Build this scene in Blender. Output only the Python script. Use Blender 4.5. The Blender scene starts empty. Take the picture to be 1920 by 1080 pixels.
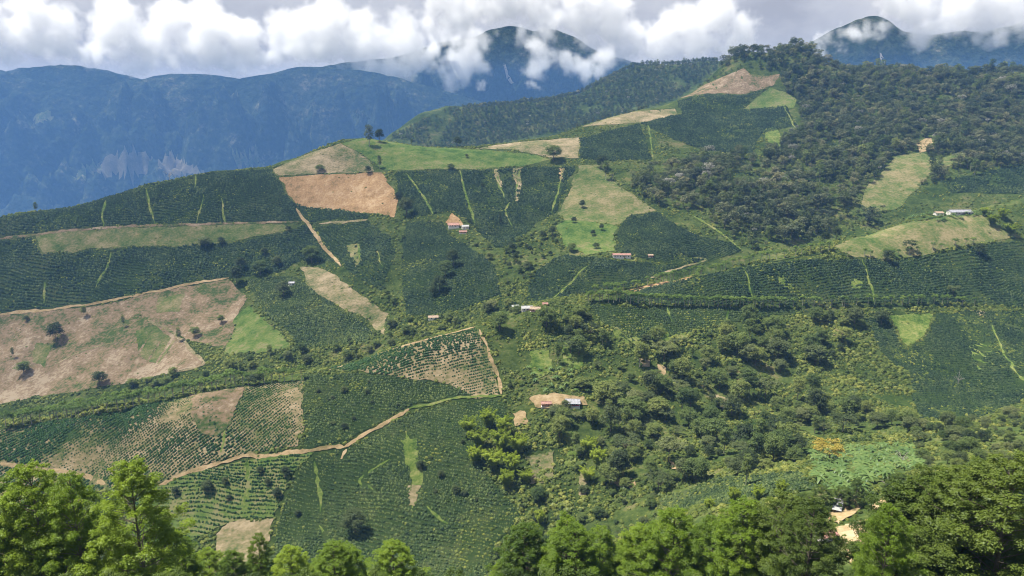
import bpy, math, random
import numpy as np
from mathutils import Vector, Matrix
from mathutils.geometry import delaunay_2d_cdt

# ------------------------------------------------------------------ camera, world, sun, exposure
SC = bpy.context.scene
COL = SC.collection
FPX = 1397.0                                   # focal length in pixels of the 1920 px wide photograph
PITCH = math.atan(340.0 / FPX)                 # the camera looks a little down; eye level is at row 200
cam_data = bpy.data.cameras.new('camera')
cam_data.sensor_width = 36.0
cam_data.lens = 36.0 * FPX / 1920.0
cam_data.clip_start = 0.5
cam_data.clip_end = 40000.0
cam = bpy.data.objects.new('camera', cam_data)
cam.location = (0, 0, 0)
cam.rotation_euler = (math.pi / 2 - PITCH, 0, 0)
COL.objects.link(cam)
SC.camera = cam

SUN_EL, SUN_AZ = math.radians(66), math.radians(-80)   # azimuth from +Y (into the picture) towards +X
world = bpy.data.worlds.new('World')
SC.world = world
world.use_nodes = True
wt = world.node_tree
for n in list(wt.nodes):
    wt.nodes.remove(n)
def WN(t, **k):
    n = wt.nodes.new(t)
    for a, v in k.items():
        setattr(n, a, v)
    return n
w_out = WN('ShaderNodeOutputWorld')
w_sky = WN('ShaderNodeTexSky', sky_type='NISHITA', sun_disc=False)
w_sky.sun_elevation = SUN_EL
w_sky.sun_rotation = SUN_AZ
w_sky.altitude = 1600
w_bg = WN('ShaderNodeBackground'); w_bg.inputs[1].default_value = 0.10
w_cbg = WN('ShaderNodeBackground'); w_cbg.inputs[1].default_value = .40
w_mix = WN('ShaderNodeMixShader')
w_tc = WN('ShaderNodeTexCoord')
w_map = WN('ShaderNodeMapping'); w_map.inputs['Scale'].default_value = (1, 1, 1.6); w_map.inputs['Location'].default_value = (.37, .11, .2)
wt.links.new(w_tc.outputs['Generated'], w_map.inputs[0])
# billows: brightness of the cloud mass
w_n1 = WN('ShaderNodeTexNoise'); w_n1.inputs['Scale'].default_value = 6.0; w_n1.inputs['Detail'].default_value = 12; w_n1.inputs['Roughness'].default_value = .6; w_n1.inputs['Distortion'].default_value = .0
w_n2 = WN('ShaderNodeTexNoise'); w_n2.inputs['Scale'].default_value = 2.6; w_n2.inputs['Detail'].default_value = 6; w_n2.inputs['Roughness'].default_value = .55
for n in (w_n1, w_n2):
    wt.links.new(w_map.outputs[0], n.inputs['Vector'])
w_cr = WN('ShaderNodeValToRGB')
e = w_cr.color_ramp.elements
e[0].position = .34; e[0].color = (.58, .59, .66, 1)
e[1].position = .66; e[1].color = (.93, .92, .95, 1)
m_ = e.new(.5); m_.color = (.76, .77, .83, 1)
wt.links.new(w_n1.outputs['Fac'], w_cr.inputs[0])
wt.links.new(w_cr.outputs[0], w_cbg.inputs[0])
# cover: closed near the horizon, broken overhead
w_sep = WN('ShaderNodeSeparateXYZ'); wt.links.new(w_tc.outputs['Generated'], w_sep.inputs[0])
w_r = WN('ShaderNodeMapRange'); w_r.inputs[1].default_value = .22; w_r.inputs[2].default_value = .75; w_r.inputs[3].default_value = .55; w_r.inputs[4].default_value = 0.02
wt.links.new(w_sep.outputs[2], w_r.inputs[0])
w_add = WN('ShaderNodeMath', operation='ADD'); wt.links.new(w_r.outputs[0], w_add.inputs[0]); wt.links.new(w_n2.outputs['Fac'], w_add.inputs[1])
w_s = WN('ShaderNodeMapRange'); w_s.inputs[1].default_value = .52; w_s.inputs[2].default_value = .64
wt.links.new(w_add.outputs[0], w_s.inputs[0])
wt.links.new(w_s.outputs[0], w_mix.inputs[0])
wt.links.new(w_sky.outputs[0], w_bg.inputs[0])
wt.links.new(w_bg.outputs[0], w_mix.inputs[1]); wt.links.new(w_cbg.outputs[0], w_mix.inputs[2])
wt.links.new(w_mix.outputs[0], w_out.inputs[0])

sun_data = bpy.data.lights.new('sun', 'SUN')
sun_data.energy = 5.0
sun_data.angle = math.radians(0.53)
sun_data.color = (1.0, .945, .83)
sun = bpy.data.objects.new('sun', sun_data)
sd = Vector((math.sin(SUN_AZ) * math.cos(SUN_EL), math.cos(SUN_AZ) * math.cos(SUN_EL), math.sin(SUN_EL)))
sun.rotation_euler = sd.to_track_quat('Z', 'Y').to_euler()
sun.location = (0, 0, 300)
COL.objects.link(sun)

SC.view_settings.view_transform = 'Standard'
SC.view_settings.look = 'None'
SC.view_settings.exposure = 0.98
SC.view_settings.gamma = 1.0
SC.render.engine = 'CYCLES'
cy = SC.cycles
cy.max_bounces = 14; cy.diffuse_bounces = 2; cy.glossy_bounces = 1; cy.transmission_bounces = 2
cy.volume_bounces = 14; cy.transparent_max_bounces = 4
cy.caustics_reflective = False; cy.caustics_refractive = False
cy.volume_step_rate = 1.0; cy.volume_max_steps = 256
cy.use_denoising = True
cy.filter_width = 1.05
try:
    cy.denoiser = 'OPENIMAGEDENOISE'
    cy.denoising_input_passes = 'RGB_ALBEDO_NORMAL'
    cy.denoising_prefilter = 'ACCURATE'
except Exception:
    pass

RNG = np.random.default_rng(7)
random.seed(7)

# ------------------------------------------------------------------ small tools
CP, SP = math.cos(PITCH), math.sin(PITCH)
def pix_dir(px, py):
    """direction through a pixel of the 1920x1080 photograph, scaled so that y = 1"""
    u = (np.asarray(px, float) - 960) / FPX
    v = (540 - np.asarray(py, float)) / FPX
    dy = CP + v * SP
    dz = -SP + v * CP
    return u / dy, dz / dy
def to_pix(x, y, z):
    x, y, z = (np.asarray(a, float) for a in (x, y, z))
    d = y * CP - z * SP
    u = x / d; v = (y * SP + z * CP) / d
    return 960 + u * FPX, 540 - v * FPX

def _hash(ix, iy, seed):
    n = (ix.astype(np.int64) * 374761393 + iy.astype(np.int64) * 668265263 + seed * 974634777) & 0x7fffffff
    n = ((n ^ (n >> 13)) * 1274126177) & 0x7fffffff
    n = (n ^ (n >> 16)) & 0xffff
    return n / 65535.0
def vnoise(x, y, seed=0):
    ix = np.floor(x); iy = np.floor(y)
    fx = x - ix; fy = y - iy
    fx = fx * fx * fx * (fx * (fx * 6 - 15) + 10); fy = fy * fy * fy * (fy * (fy * 6 - 15) + 10)
    a = _hash(ix, iy, seed); b = _hash(ix + 1, iy, seed); c = _hash(ix, iy + 1, seed); d = _hash(ix + 1, iy + 1, seed)
    return (a * (1 - fx) + b * fx) * (1 - fy) + (c * (1 - fx) + d * fx) * fy
def fbm(x, y, scale, octaves=4, seed=0, gain=.5):
    """about -1 .. 1"""
    s = np.zeros(np.broadcast(x, y).shape); amp = 1.0; tot = 0; f = 1.0 / scale
    for o in range(octaves):
        s += amp * (vnoise(x * f + 17.3 * o, y * f - 9.1 * o, seed + o) * 2 - 1); tot += amp; amp *= gain; f *= 2.03
    return s / tot * 1.6
def ridged(x, y, scale, octaves=4, seed=0):
    s = np.zeros(np.broadcast(x, y).shape); amp = 1.0; tot = 0; f = 1.0 / scale
    for o in range(octaves):
        s += amp * (1 - np.abs(vnoise(x * f + 7.7 * o, y * f + 3.1 * o, seed + o) * 2 - 1) * 1.6); tot += amp; amp *= .5; f *= 2.1
    return s / tot

def mesh_from(name, verts, faces, smooth=False):
    """faces: list of lists, or an (n,3)/(n,4) int array"""
    me = bpy.data.meshes.new(name)
    if isinstance(faces, np.ndarray):
        verts = np.asarray(verts, np.float32); k = faces.shape[1]; n = len(faces)
        me.vertices.add(len(verts)); me.vertices.foreach_set('co', verts.ravel())
        me.loops.add(n * k); me.loops.foreach_set('vertex_index', faces.astype(np.int32).ravel())
        me.polygons.add(n); me.polygons.foreach_set('loop_start', np.arange(0, n * k, k, dtype=np.int32))
        try:
            me.polygons.foreach_set('loop_total', np.full(n, k, dtype=np.int32))
        except Exception:
            pass
        me.update(calc_edges=True)
    else:
        me.from_pydata([tuple(v) for v in verts], [], faces)
        me.update()
    if smooth:
        me.polygons.foreach_set('use_smooth', np.ones(len(me.polygons), dtype=bool))
    return me
def link(name, me, mat=None, parent=None, loc=None, kind=None, label=None, cat=None, group=None):
    o = bpy.data.objects.new(name, me)
    COL.objects.link(o)
    if mat is not None and me is not None and not me.materials:
        me.materials.append(mat)
    if parent is not None:
        o.parent = parent
    if loc is not None:
        o.location = loc
    for k, v in (('kind', kind), ('label', label), ('category', cat), ('group', group)):
        if v:
            o[k] = v
    return o

# ------------------------------------------------------------------ materials
def mat_new(name):
    m = bpy.data.materials.new(name); m.use_nodes = True
    nt = m.node_tree
    for n in list(nt.nodes):
        nt.nodes.remove(n)
    return m, nt
def ground_mat(name, cols, scales=(.02, .15, .9), rough=.95, bump=.6, bump_scale=1.2, weights=(.45, .3, .25), stretch=(1, 1, 1), pos=(.38, .5, .62), bump_dist=.4):
    """patchy natural ground: three sizes of noise blended, mapped over a ramp of real colours"""
    m, nt = mat_new(name)
    N = nt.nodes.new; L = nt.links.new
    out = N('ShaderNodeOutputMaterial'); b = N('ShaderNodeBsdfDiffuse')
    g = N('ShaderNodeNewGeometry'); mp = N('ShaderNodeMapping'); mp.inputs['Scale'].default_value = stretch
    L(g.outputs['Position'], mp.inputs[0])
    acc = None
    for s, w in zip(scales, weights):
        n = N('ShaderNodeTexNoise'); n.inputs['Scale'].default_value = s; n.inputs['Detail'].default_value = 5; n.inputs['Roughness'].default_value = .6
        L(mp.outputs[0], n.inputs['Vector'])
        mu = N('ShaderNodeMath'); mu.operation = 'MULTIPLY'; mu.inputs[1].default_value = w; L(n.outputs['Fac'], mu.inputs[0])
        if acc is None:
            acc = mu
        else:
            ad = N('ShaderNodeMath'); ad.operation = 'ADD'; L(acc.outputs[0], ad.inputs[0]); L(mu.outputs[0], ad.inputs[1]); acc = ad
    r = N('ShaderNodeValToRGB'); el = r.color_ramp.elements
    while len(el) > 1:
        el.remove(el[-1])
    for i, c in enumerate(cols):
        p = pos[0] + (pos[-1] - pos[0]) * i / max(1, len(cols) - 1)
        if i == 0:
            el[0].position = p; el[0].color = (*c, 1)
        else:
            q = el.new(p); q.color = (*c, 1)
    L(acc.outputs[0], r.inputs[0]); L(r.outputs[0], b.inputs['Color'])
    bn = N('ShaderNodeTexNoise'); bn.inputs['Scale'].default_value = bump_scale; bn.inputs['Detail'].default_value = 4
    L(mp.outputs[0], bn.inputs['Vector'])
    bu = N('ShaderNodeBump'); bu.inputs['Strength'].default_value = bump; bu.inputs['Distance'].default_value = bump_dist
    L(bn.outputs['Fac'], bu.inputs['Height']); L(bu.outputs[0], b.inputs['Normal'])
    b.inputs['Roughness'].default_value = rough
    L(b.outputs[0], out.inputs[0])
    return m
def leaf_mat(name, c1, c2, c3=None, trans=.3, noise=.5, gloss=.04, region=.012):
    """foliage: colour differs from plant to plant, from place to place and from spray to spray; light passes through the leaves"""
    m, nt = mat_new(name)
    N = nt.nodes.new; L = nt.links.new
    out = N('ShaderNodeOutputMaterial')
    oi = N('ShaderNodeObjectInfo'); g = N('ShaderNodeNewGeometry')
    n = N('ShaderNodeTexNoise'); n.inputs['Scale'].default_value = noise; n.inputs['Detail'].default_value = 3
    n2 = N('ShaderNodeTexNoise'); n2.inputs['Scale'].default_value = region; n2.inputs['Detail'].default_value = 3
    L(g.outputs['Position'], n.inputs['Vector']); L(g.outputs['Position'], n2.inputs['Vector'])
    a = N('ShaderNodeMath'); a.operation = 'MULTIPLY_ADD'; a.inputs[1].default_value = .5; L(n.outputs['Fac'], a.inputs[0])
    bq = N('ShaderNodeMath'); bq.operation = 'MULTIPLY_ADD'; bq.inputs[1].default_value = .45; L(oi.outputs['Random'], bq.inputs[0])
    cq = N('ShaderNodeMath'); cq.operation = 'MULTIPLY_ADD'; cq.inputs[1].default_value = .9; cq.inputs[2].default_value = -.45; L(n2.outputs['Fac'], cq.inputs[0])
    L(cq.outputs[0], bq.inputs[2]); L(bq.outputs[0], a.inputs[2])
    r = N('ShaderNodeValToRGB'); el = r.color_ramp.elements
    c1, c2, c3 = (c and (c[0] * 1.13, c[1] * .98, c[2] * 1.15) for c in (c1, c2, c3))
    el[0].position = .12; el[0].color = (*c1, 1); el[1].position = .88; el[1].color = (*(c3 or c2), 1)
    if c3:
        q = el.new(.5); q.color = (*c2, 1)
    L(a.outputs[0], r.inputs[0])
    d = N('ShaderNodeBsdfDiffuse'); L(r.outputs[0], d.inputs[0])
    t = N('ShaderNodeBsdfTranslucent')
    hs = N('ShaderNodeMix'); hs.data_type = 'RGBA'; hs.blend_type = 'MULTIPLY'; hs.inputs[0].default_value = 1
    L(r.outputs[0], hs.inputs[6]); hs.inputs[7].default_value = (1.25, 1.3, .45, 1)
    L(hs.outputs[2], t.inputs[0])
    mx = N('ShaderNodeMixShader'); mx.inputs[0].default_value = trans
    L(d.outputs[0], mx.inputs[1]); L(t.outputs[0], mx.inputs[2])
    gl = N('ShaderNodeBsdfGlossy'); gl.inputs['Roughness'].default_value = .45; gl.inputs[0].default_value = (.9, .95, 1, 1)
    mg = N('ShaderNodeMixShader'); mg.inputs[0].default_value = gloss
    L(mx.outputs[0], mg.inputs[1]); L(gl.outputs[0], mg.inputs[2])
    L(mg.outputs[0], out.inputs[0])
    return m
def plain_mat(name, c, rough=.8, var=.25, scale=2.0, bump=.2, metal=0):
    m, nt = mat_new(name)
    N = nt.nodes.new; L = nt.links.new
    out = N('ShaderNodeOutputMaterial'); b = N('ShaderNodeBsdfPrincipled')
    g = N('ShaderNodeNewGeometry'); n = N('ShaderNodeTexNoise'); n.inputs['Scale'].default_value = scale; n.inputs['Detail'].default_value = 5
    L(g.outputs['Position'], n.inputs['Vector'])
    r = N('ShaderNodeValToRGB'); el = r.color_ramp.elements
    el[0].position = .3; el[0].color = (*[max(0, q * (1 - var)) for q in c], 1)
    el[1].position = .7; el[1].color = (*[min(1, q * (1 + var)) for q in c], 1)
    L(n.outputs['Fac'], r.inputs[0]); L(r.outputs[0], b.inputs['Base Color'])
    b.inputs['Roughness'].default_value = rough; b.inputs['Metallic'].default_value = metal
    bu = N('ShaderNodeBump'); bu.inputs['Strength'].default_value = bump; bu.inputs['Distance'].default_value = .05
    L(n.outputs['Fac'], bu.inputs['Height']); L(bu.outputs[0], b.inputs['Normal'])
    L(b.outputs[0], out.inputs[0])
    return m

M = {}
M['scrub'] = ground_mat('scrub_ground', [(.022, .040, .012), (.044, .068, .019), (.080, .108, .030), (.165, .15, .065)], scales=(.02, .11, .45), bump=.9)
M['soil_green'] = ground_mat('coffee_soil', [(.022, .042, .014), (.04, .065, .02), (.075, .09, .036)], bump=.6)
M['young_soil'] = ground_mat('young_coffee_soil', [(.05, .085, .024), (.11, .13, .045), (.215, .18, .092), (.29, .23, .13), (.37, .30, .19)], scales=(.018, .08, .4), bump=.5, pos=(.41, .5, .60))
M['brown'] = ground_mat('dry_brown_grass', [(.060, .095, .028), (.135, .13, .060), (.225, .165, .098), (.265, .195, .125), (.36, .29, .20)], scales=(.012, .055, .33), bump=1.0, bump_scale=.4, pos=(.42, .5, .58), weights=(.36, .34, .30))
M['orange'] = ground_mat('cleared_orange_soil', [(.17, .13, .06), (.30, .19, .09), (.36, .235, .12), (.46, .33, .19)], scales=(.02, .1, .4), bump=1.0, bump_scale=.5, pos=(.40, .5, .60), stretch=(1, .6, 1))
M['tan'] = ground_mat('dry_tan_pasture', [(.085, .12, .04), (.18, .17, .08), (.27, .22, .125), (.37, .30, .19)], scales=(.015, .07, .36), bump=.9, bump_scale=.4, pos=(.42, .5, .59), weights=(.36, .34, .30))
M['tan_green'] = ground_mat('half_dry_pasture', [(.06, .105, .026), (.115, .145, .046), (.18, .175, .075), (.27, .225, .12)], scales=(.012, .06, .36), bump=.9, bump_scale=.4, pos=(.42, .5, .59), weights=(.36, .34, .30))
M['pasture'] = ground_mat('green_pasture', [(.055, .105, .024), (.095, .15, .036), (.14, .18, .05), (.21, .20, .09)], scales=(.015, .07, .36), bump=.9, bump_scale=.4, pos=(.42, .5, .59), weights=(.36, .34, .30))
M['lime'] = ground_mat('lush_grass', [(.045, .085, .018), (.10, .15, .032), (.17, .205, .055), (.27, .25, .11)], scales=(.04, .2, .6), bump=.9, pos=(.40, .5, .60))
M['dirt'] = ground_mat('dirt_track', [(.20, .16, .075), (.34, .25, .135), (.46, .36, .22)], scales=(.05, .2, .7), bump=.5)
M['red_dirt'] = ground_mat('red_earth', [(.26, .14, .08), (.38, .21, .125), (.46, .29, .19)], scales=(.05, .2, .7), bump=1.0)
M['far_forest'] = ground_mat('distant_forest', [(.014, .024, .012), (.026, .040, .018), (.055, .068, .034), (.17, .155, .095)], scales=(.0018, .008, .03), weights=(.34, .34, .32), bump=1.0, bump_scale=.014, bump_dist=60, pos=(.40, .5, .64))
M['far_field'] = ground_mat('distant_field', [(.12, .12, .07), (.20, .17, .11), (.27, .23, .16)], scales=(.004, .02, .08), bump=.5, bump_scale=.05, bump_dist=5)
M['scar'] = ground_mat('landslip_scar', [(.30, .27, .25), (.4, .37, .34)], scales=(.01, .05, .2), bump=.4, bump_scale=.1)
M['coffee'] = leaf_mat('coffee_leaves', (.014, .034, .015), (.036, .074, .027), (.095, .145, .046), trans=.14, noise=.3, gloss=.01, region=.03)
M['light_coffee'] = leaf_mat('light_coffee_leaves', (.022, .048, .016), (.062, .108, .030), (.145, .205, .052), trans=.16, noise=.3, gloss=.01, region=.03)
M['young_coffee'] = leaf_mat('young_coffee_leaves', (.018, .055, .013), (.034, .088, .02), (.06, .125, .03), trans=.2, gloss=.01)
M['shrub'] = leaf_mat('shrub_leaves', (.036, .070, .015), (.105, .155, .028), (.235, .275, .055), trans=.25, gloss=.008, region=.035)
M['dark_leaf'] = leaf_mat('dark_tree_leaves', (.024, .044, .016), (.052, .082, .025), (.10, .135, .04), trans=.18, gloss=.008)
M['mid_leaf'] = leaf_mat('tree_leaves', (.042, .080, .022), (.100, .155, .036), (.19, .24, .055), trans=.22, gloss=.008)
M['olive_leaf'] = leaf_mat('olive_tree_leaves', (.048, .078, .026), (.095, .135, .042), (.165, .205, .066), trans=.2, gloss=.008)
M['yellow_leaf'] = leaf_mat('yellow_tree_leaves', (0.200, 0.200, 0.031), (0.325, 0.300, 0.050), (0.450, 0.400, 0.088), trans=.25, gloss=.01)
M['forest_leaf'] = leaf_mat('forest_leaves', (.034, .058, .028), (.095, .128, .052), (.20, .215, .095), trans=.15, region=.012, gloss=.008)
M['pale_leaf'] = leaf_mat('silvery_tree_leaves', (.11, .14, .09), (.19, .22, .15), (.30, .33, .25), trans=.15, gloss=.02)
M['euc_leaf'] = leaf_mat('foreground_leaves', (.056, .115, .010), (.120, .215, .014), (.215, .33, .024), trans=.36, noise=.5, gloss=.015, region=.03)
M['euc_shade_dark_leaf'] = leaf_mat('shade_dark_foreground_leaves', (.032, .064, .012), (.070, .122, .018), (.125, .19, .028), trans=.3, noise=.5, gloss=.012, region=.03)  # darker leaf tone: cloud shade on the right foreground is put into the colour
M['bamboo_leaf'] = leaf_mat('bamboo_leaves', (.13, .20, .016), (.21, .31, .022), (.30, .40, .04), trans=.35, region=.03, gloss=.01)
M['banana_leaf'] = leaf_mat('banana_leaves', (.06, .125, .028), (.10, .185, .040), (.16, .25, .06), trans=.3, gloss=.03)
M['avenue_leaf'] = leaf_mat('avenue_tree_leaves', (.06, .118, .024), (.105, .185, .034), (.165, .255, .05), trans=.25, gloss=.008)
M['bark'] = plain_mat('bark', (.13, .105, .08), scale=3)
M['pale_bark'] = plain_mat('pale_bark', (.34, .31, .26), scale=3)
M['dead_wood'] = plain_mat('grey_dead_wood', (.32, .29, .26), scale=2)
M['culm'] = plain_mat('bamboo_culm', (.16, .20, .05), scale=2)
M['wall_white'] = plain_mat('whitewashed_wall', (.72, .69, .63), scale=.8, var=.12)
M['wall_red'] = plain_mat('red_painted_wall', (.42, .07, .06), scale=.8, var=.15)
M['wall_brick'] = plain_mat('brick_wall', (.42, .24, .17), scale=1.5)
M['roof_red'] = plain_mat('clay_tile_roof', (.27, .145, .11), scale=1.2, var=.4)
M['roof_grey'] = plain_mat('zinc_roof', (.25, .25, .27), scale=.7, var=.3, rough=.6)
M['roof_white'] = plain_mat('white_plastic_roof', (.32, .32, .31), scale=.5, var=.2, rough=.6)
M['roof_brown'] = plain_mat('weathered_brown_roof', (.30, .22, .15), scale=1.0, var=.3)
M['window'] = plain_mat('dark_window', (.03, .035, .04), rough=.3, var=.1)
M['door'] = plain_mat('painted_door', (.22, .10, .07), var=.15)
M['wood'] = plain_mat('timber', (.22, .16, .10), var=.25)

# ------------------------------------------------------------------ the land: one height field through surveyed points
# (photo column, photo row, metres of depth) of points read off the slopes, then points nobody can see (ravines, far sides)
SURVEY = [
 # near spur, crest from left to right
 (-420,850,515),(-200,830,515),(0,797,520),(200,767,530),(440,716,545),(600,700,550),(640,692,555),(780,645,572),(900,612,592),(1000,588,612),(1100,562,632),(1160,549,648),
 (1300,518,682),(1400,493,712),(1500,470,735),(1560,455,748),(1620,438,760),(1730,404,792),(1830,388,820),(1920,372,845),(2120,350,880),(2400,340,900),
 # near spur, face
 (-300,950,460),(0,900,470),(150,840,500),(300,900,455),(300,1000,420),(520,1000,412),(150,1080,402),(440,800,500),(560,840,470),
 (940,740,517),(700,770,505),(800,850,455),(640,850,462),(700,1000,400),(900,1000,392),(1000,900,425),(1072,757,492),(1000,1060,368),(1100,850,440),(1180,1000,358),(1200,900,402),(860,690,545),
 (1500,560,672),(1700,500,724),(1900,500,735),(1900,600,655),(1700,600,645),(1500,650,605),(1300,650,592),(1200,570,628),(1100,650,572),(1000,650,570),(1300,800,482),(1300,570,655),
 (1500,760,522),(1700,750,530),(1900,750,522),(1850,690,570),(1600,850,400),(1750,830,395),(1920,800,395),(1500,880,345),(1400,930,290),(1620,882,330),(1575,955,235),(1680,930,245),(1300,960,300),(1850,870,290),(2100,700,560),(2100,850,300),(2200,550,720),
 # ravine behind the spur (unseen)
 (-300,880,640),(0,832,640),(200,800,640),(440,745,645),(640,703,640),(780,655,650),(900,628,660),(1100,585,700),(1160,572,715),(1300,548,752),(1400,520,790),(1560,482,842),(1700,445,900),(1850,420,925),(2050,405,960),
 # left middle slope
 (-300,790,730),(0,757,722),(150,735,716),(370,690,704),(540,665,698),(640,655,690),(0,590,850),(200,568,858),(430,525,882),(700,620,738),(560,500,893),(600,560,805),(0,480,935),(250,462,948),(500,450,968),(620,480,920),
 (-300,640,835),(-300,460,985),(0,409,1000),(150,386,1030),(270,347,1062),(390,323,1090),(510,316,1120),(580,287,1165),(640,264,1200),(690,258,1205),(800,274,1190),(900,281,1180),(560,385,1030),(740,400,975),(700,330,1085),(640,320,1110),(690,500,845),(720,545,780),
 # middle: nose and gully
 (985,575,692),(962,500,805),(945,450,885),(930,400,965),(900,340,1065),(830,590,722),(800,500,832),(850,430,925),(730,560,795),(742,470,880),(760,590,716),(1000,420,940),(1050,340,1065),(890,500,808),(860,560,745),
 (1060,560,690),(1100,500,772),(1165,482,800),(1100,420,905),(1150,350,1010),(1110,310,1085),(1200,400,940),(1280,430,890),(1390,470,838),(1250,480,815),(1200,520,745),(1060,470,830),
 # right: wooded valley and slopes up to the peak
 (1400,462,850),(1340,390,950),(1330,330,1060),(1250,320,1085),(1500,400,950),(1600,350,1035),(1700,330,1060),(1650,400,960),(1800,290,1130),(1900,330,1040),(1850,360,985),(1900,250,1250),(1750,240,1260),(1600,250,1240),(1450,330,1080),
 (1400,200,1420),(1330,260,1250),(1450,250,1290),(1150,270,1215),(1300,300,1150),(1500,300,1150),(1550,200,1400),(1700,190,1400),(1200,232,1330),
 (1000,258,1262),(1100,236,1330),(1180,212,1400),(1270,187,1500),(1340,150,1560),(1362,112,1610),(1388,92,1620),(1412,98,1620),(1440,112,1620),(1468,96,1615),(1490,84,1610),(1512,94,1610),(1540,118,1610),(1580,134,1600),(1700,141,1580),(1800,140,1560),(1920,134,1530),(2150,130,1500),(2150,250,1250),(2150,350,1000),
 # far sides (unseen)
 (-300,640,1150),(0,560,1200),(270,500,1280),(510,440,1350),(640,400,1420),(800,370,1420),(900,350,1430),(1000,320,1520),(1100,300,1600),(1270,260,1750),(1400,170,1800),(1490,150,1800),(1600,180,1820),(1750,190,1800),(1920,180,1750),(2200,180,1750),
 # dark wooded ridge behind
 (640,330,2200),(740,252,2280),(790,228,2330),(835,214,2360),(960,197,2370),(1100,168,2400),(1150,140,2440),(1192,127,2460),(1260,122,2470),(1340,120,2470),(1450,120,2480),(1600,150,2500),
 (760,280,2050),(860,268,2100),(1000,240,2140),(1180,185,2200),(1300,160,2250),(900,330,1750),(1100,280,1800),
]
XYZ = [  # further points as x, y, z: our own hillside, the ravine below it, the wide valley behind everything
 (0,-60,12),(0,0,-4.5),(-60,0,-4),(60,0,-3),(0,25,-20),(-50,25,-20),(50,25,-20),(0,60,-43),(-60,60,-43),(60,60,-45),(0,110,-79),(-90,110,-78),(100,110,-82),(0,170,-128),(-130,170,-126),(150,170,-120),
 (0,240,-196),(-170,240,-190),(-120,300,-232),(20,300,-222),(-220,320,-238),(-300,240,-180),(-420,330,-240),(300,150,-95),(300,60,-38),(-300,60,-30),(-300,-60,20),(300,-60,40),(600,200,-40),(-600,200,-120),
 (-1500,1300,-420),(-1200,1800,-640),(-400,1800,-520),(-1500,2600,-800),(-300,2600,-620),(600,2900,-420),(1500,2600,-250),(2200,2000,-150),(-2500,1500,-500),(-800,3400,-840),(800,3500,-800),(2400,3400,-700),
 (-2500,3600,-860),(-4500,2500,-840),(4500,2500,-500),(0,4300,-870),(2500,4400,-860),(-3000,4600,-870),(0,5400,-880),(3500,5400,-880),(-3500,5400,-880),(5400,5400,-880),(-5400,5400,-880),(5400,3500,-800),(-5400,3800,-870),
 (1700,1000,-60),(2600,900,-100),(-1400,800,-230),(-2600,900,-400),(1500,1500,120),
]
_s = np.array(SURVEY, float)
_dx, _dz = pix_dir(_s[:, 0], _s[:, 1])
CTRL = np.concatenate([np.stack([_dx * _s[:, 2], _s[:, 2], _dz * _s[:, 2]], 1), np.array(XYZ, float)])
def _phi(d2):
    return -np.sqrt(d2 + 22.0 ** 2)
def _fit():
    P = CTRL[:, :2]; n = len(P)
    d2 = ((P[:, None] - P[None]) ** 2).sum(2)
    A = np.zeros((n + 3, n + 3)); A[:n, :n] = _phi(d2) + np.eye(n) * 6.0
    A[:n, n] = 1; A[:n, n + 1:] = P / 1000; A[n, :n] = 1; A[n + 1:, :n] = P.T / 1000
    return np.linalg.solve(A, np.concatenate([CTRL[:, 2], [0, 0, 0]]))
_w = _fit()
GX0, GY0, GS = -5600.0, -120.0, 20.0
_gx = np.arange(GX0, 5601, GS); _gy = np.arange(GY0, 5600, GS)
GRID = np.zeros((len(_gy), len(_gx)))
for _j, _y in enumerate(_gy):
    d2 = (_gx[:, None] - CTRL[None, :, 0]) ** 2 + (_y - CTRL[None, :, 1]) ** 2
    GRID[_j] = _phi(d2) @ _w[:len(CTRL)] + _w[-3] + _w[-2] * _gx / 1000 + _w[-1] * _y / 1000
def _cr(t):
    return (-.5 * t + t * t - .5 * t ** 3, 1 - 2.5 * t * t + 1.5 * t ** 3, .5 * t + 2 * t * t - 1.5 * t ** 3, -.5 * t * t + .5 * t ** 3)
def H(x, y):
    """height of the land"""
    x = np.asarray(x, float); y = np.asarray(y, float)
    fx = np.clip((x - GX0) / GS, 1, len(_gx) - 3.001); fy = np.clip((y - GY0) / GS, 1, len(_gy) - 3.001)
    ix = fx.astype(int); iy = fy.astype(int)
    wx = _cr(fx - ix); wy = _cr(fy - iy)
    z = 0
    for j in range(4):
        r = 0
        for i in range(4):
            r = r + wx[i] * GRID[iy + j - 1, ix + i - 1]
        z = z + wy[j] * r
    far = np.clip((y - 1250) / 500, 0, 1)
    mid = np.clip((y - 330) / 150, 0, 1)
    z = z + mid * (1.1 * fbm(x, y, 46, 3, 3) - (5.4 + 4 * far) * (ridged(x * 1.0, y * .45, 85, 3, 11) - .45)) + far * 7 * fbm(x, y, 170, 4, 5) + (1 - mid) * .8 * fbm(x, y, 18, 3, 8)
    return z

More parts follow.
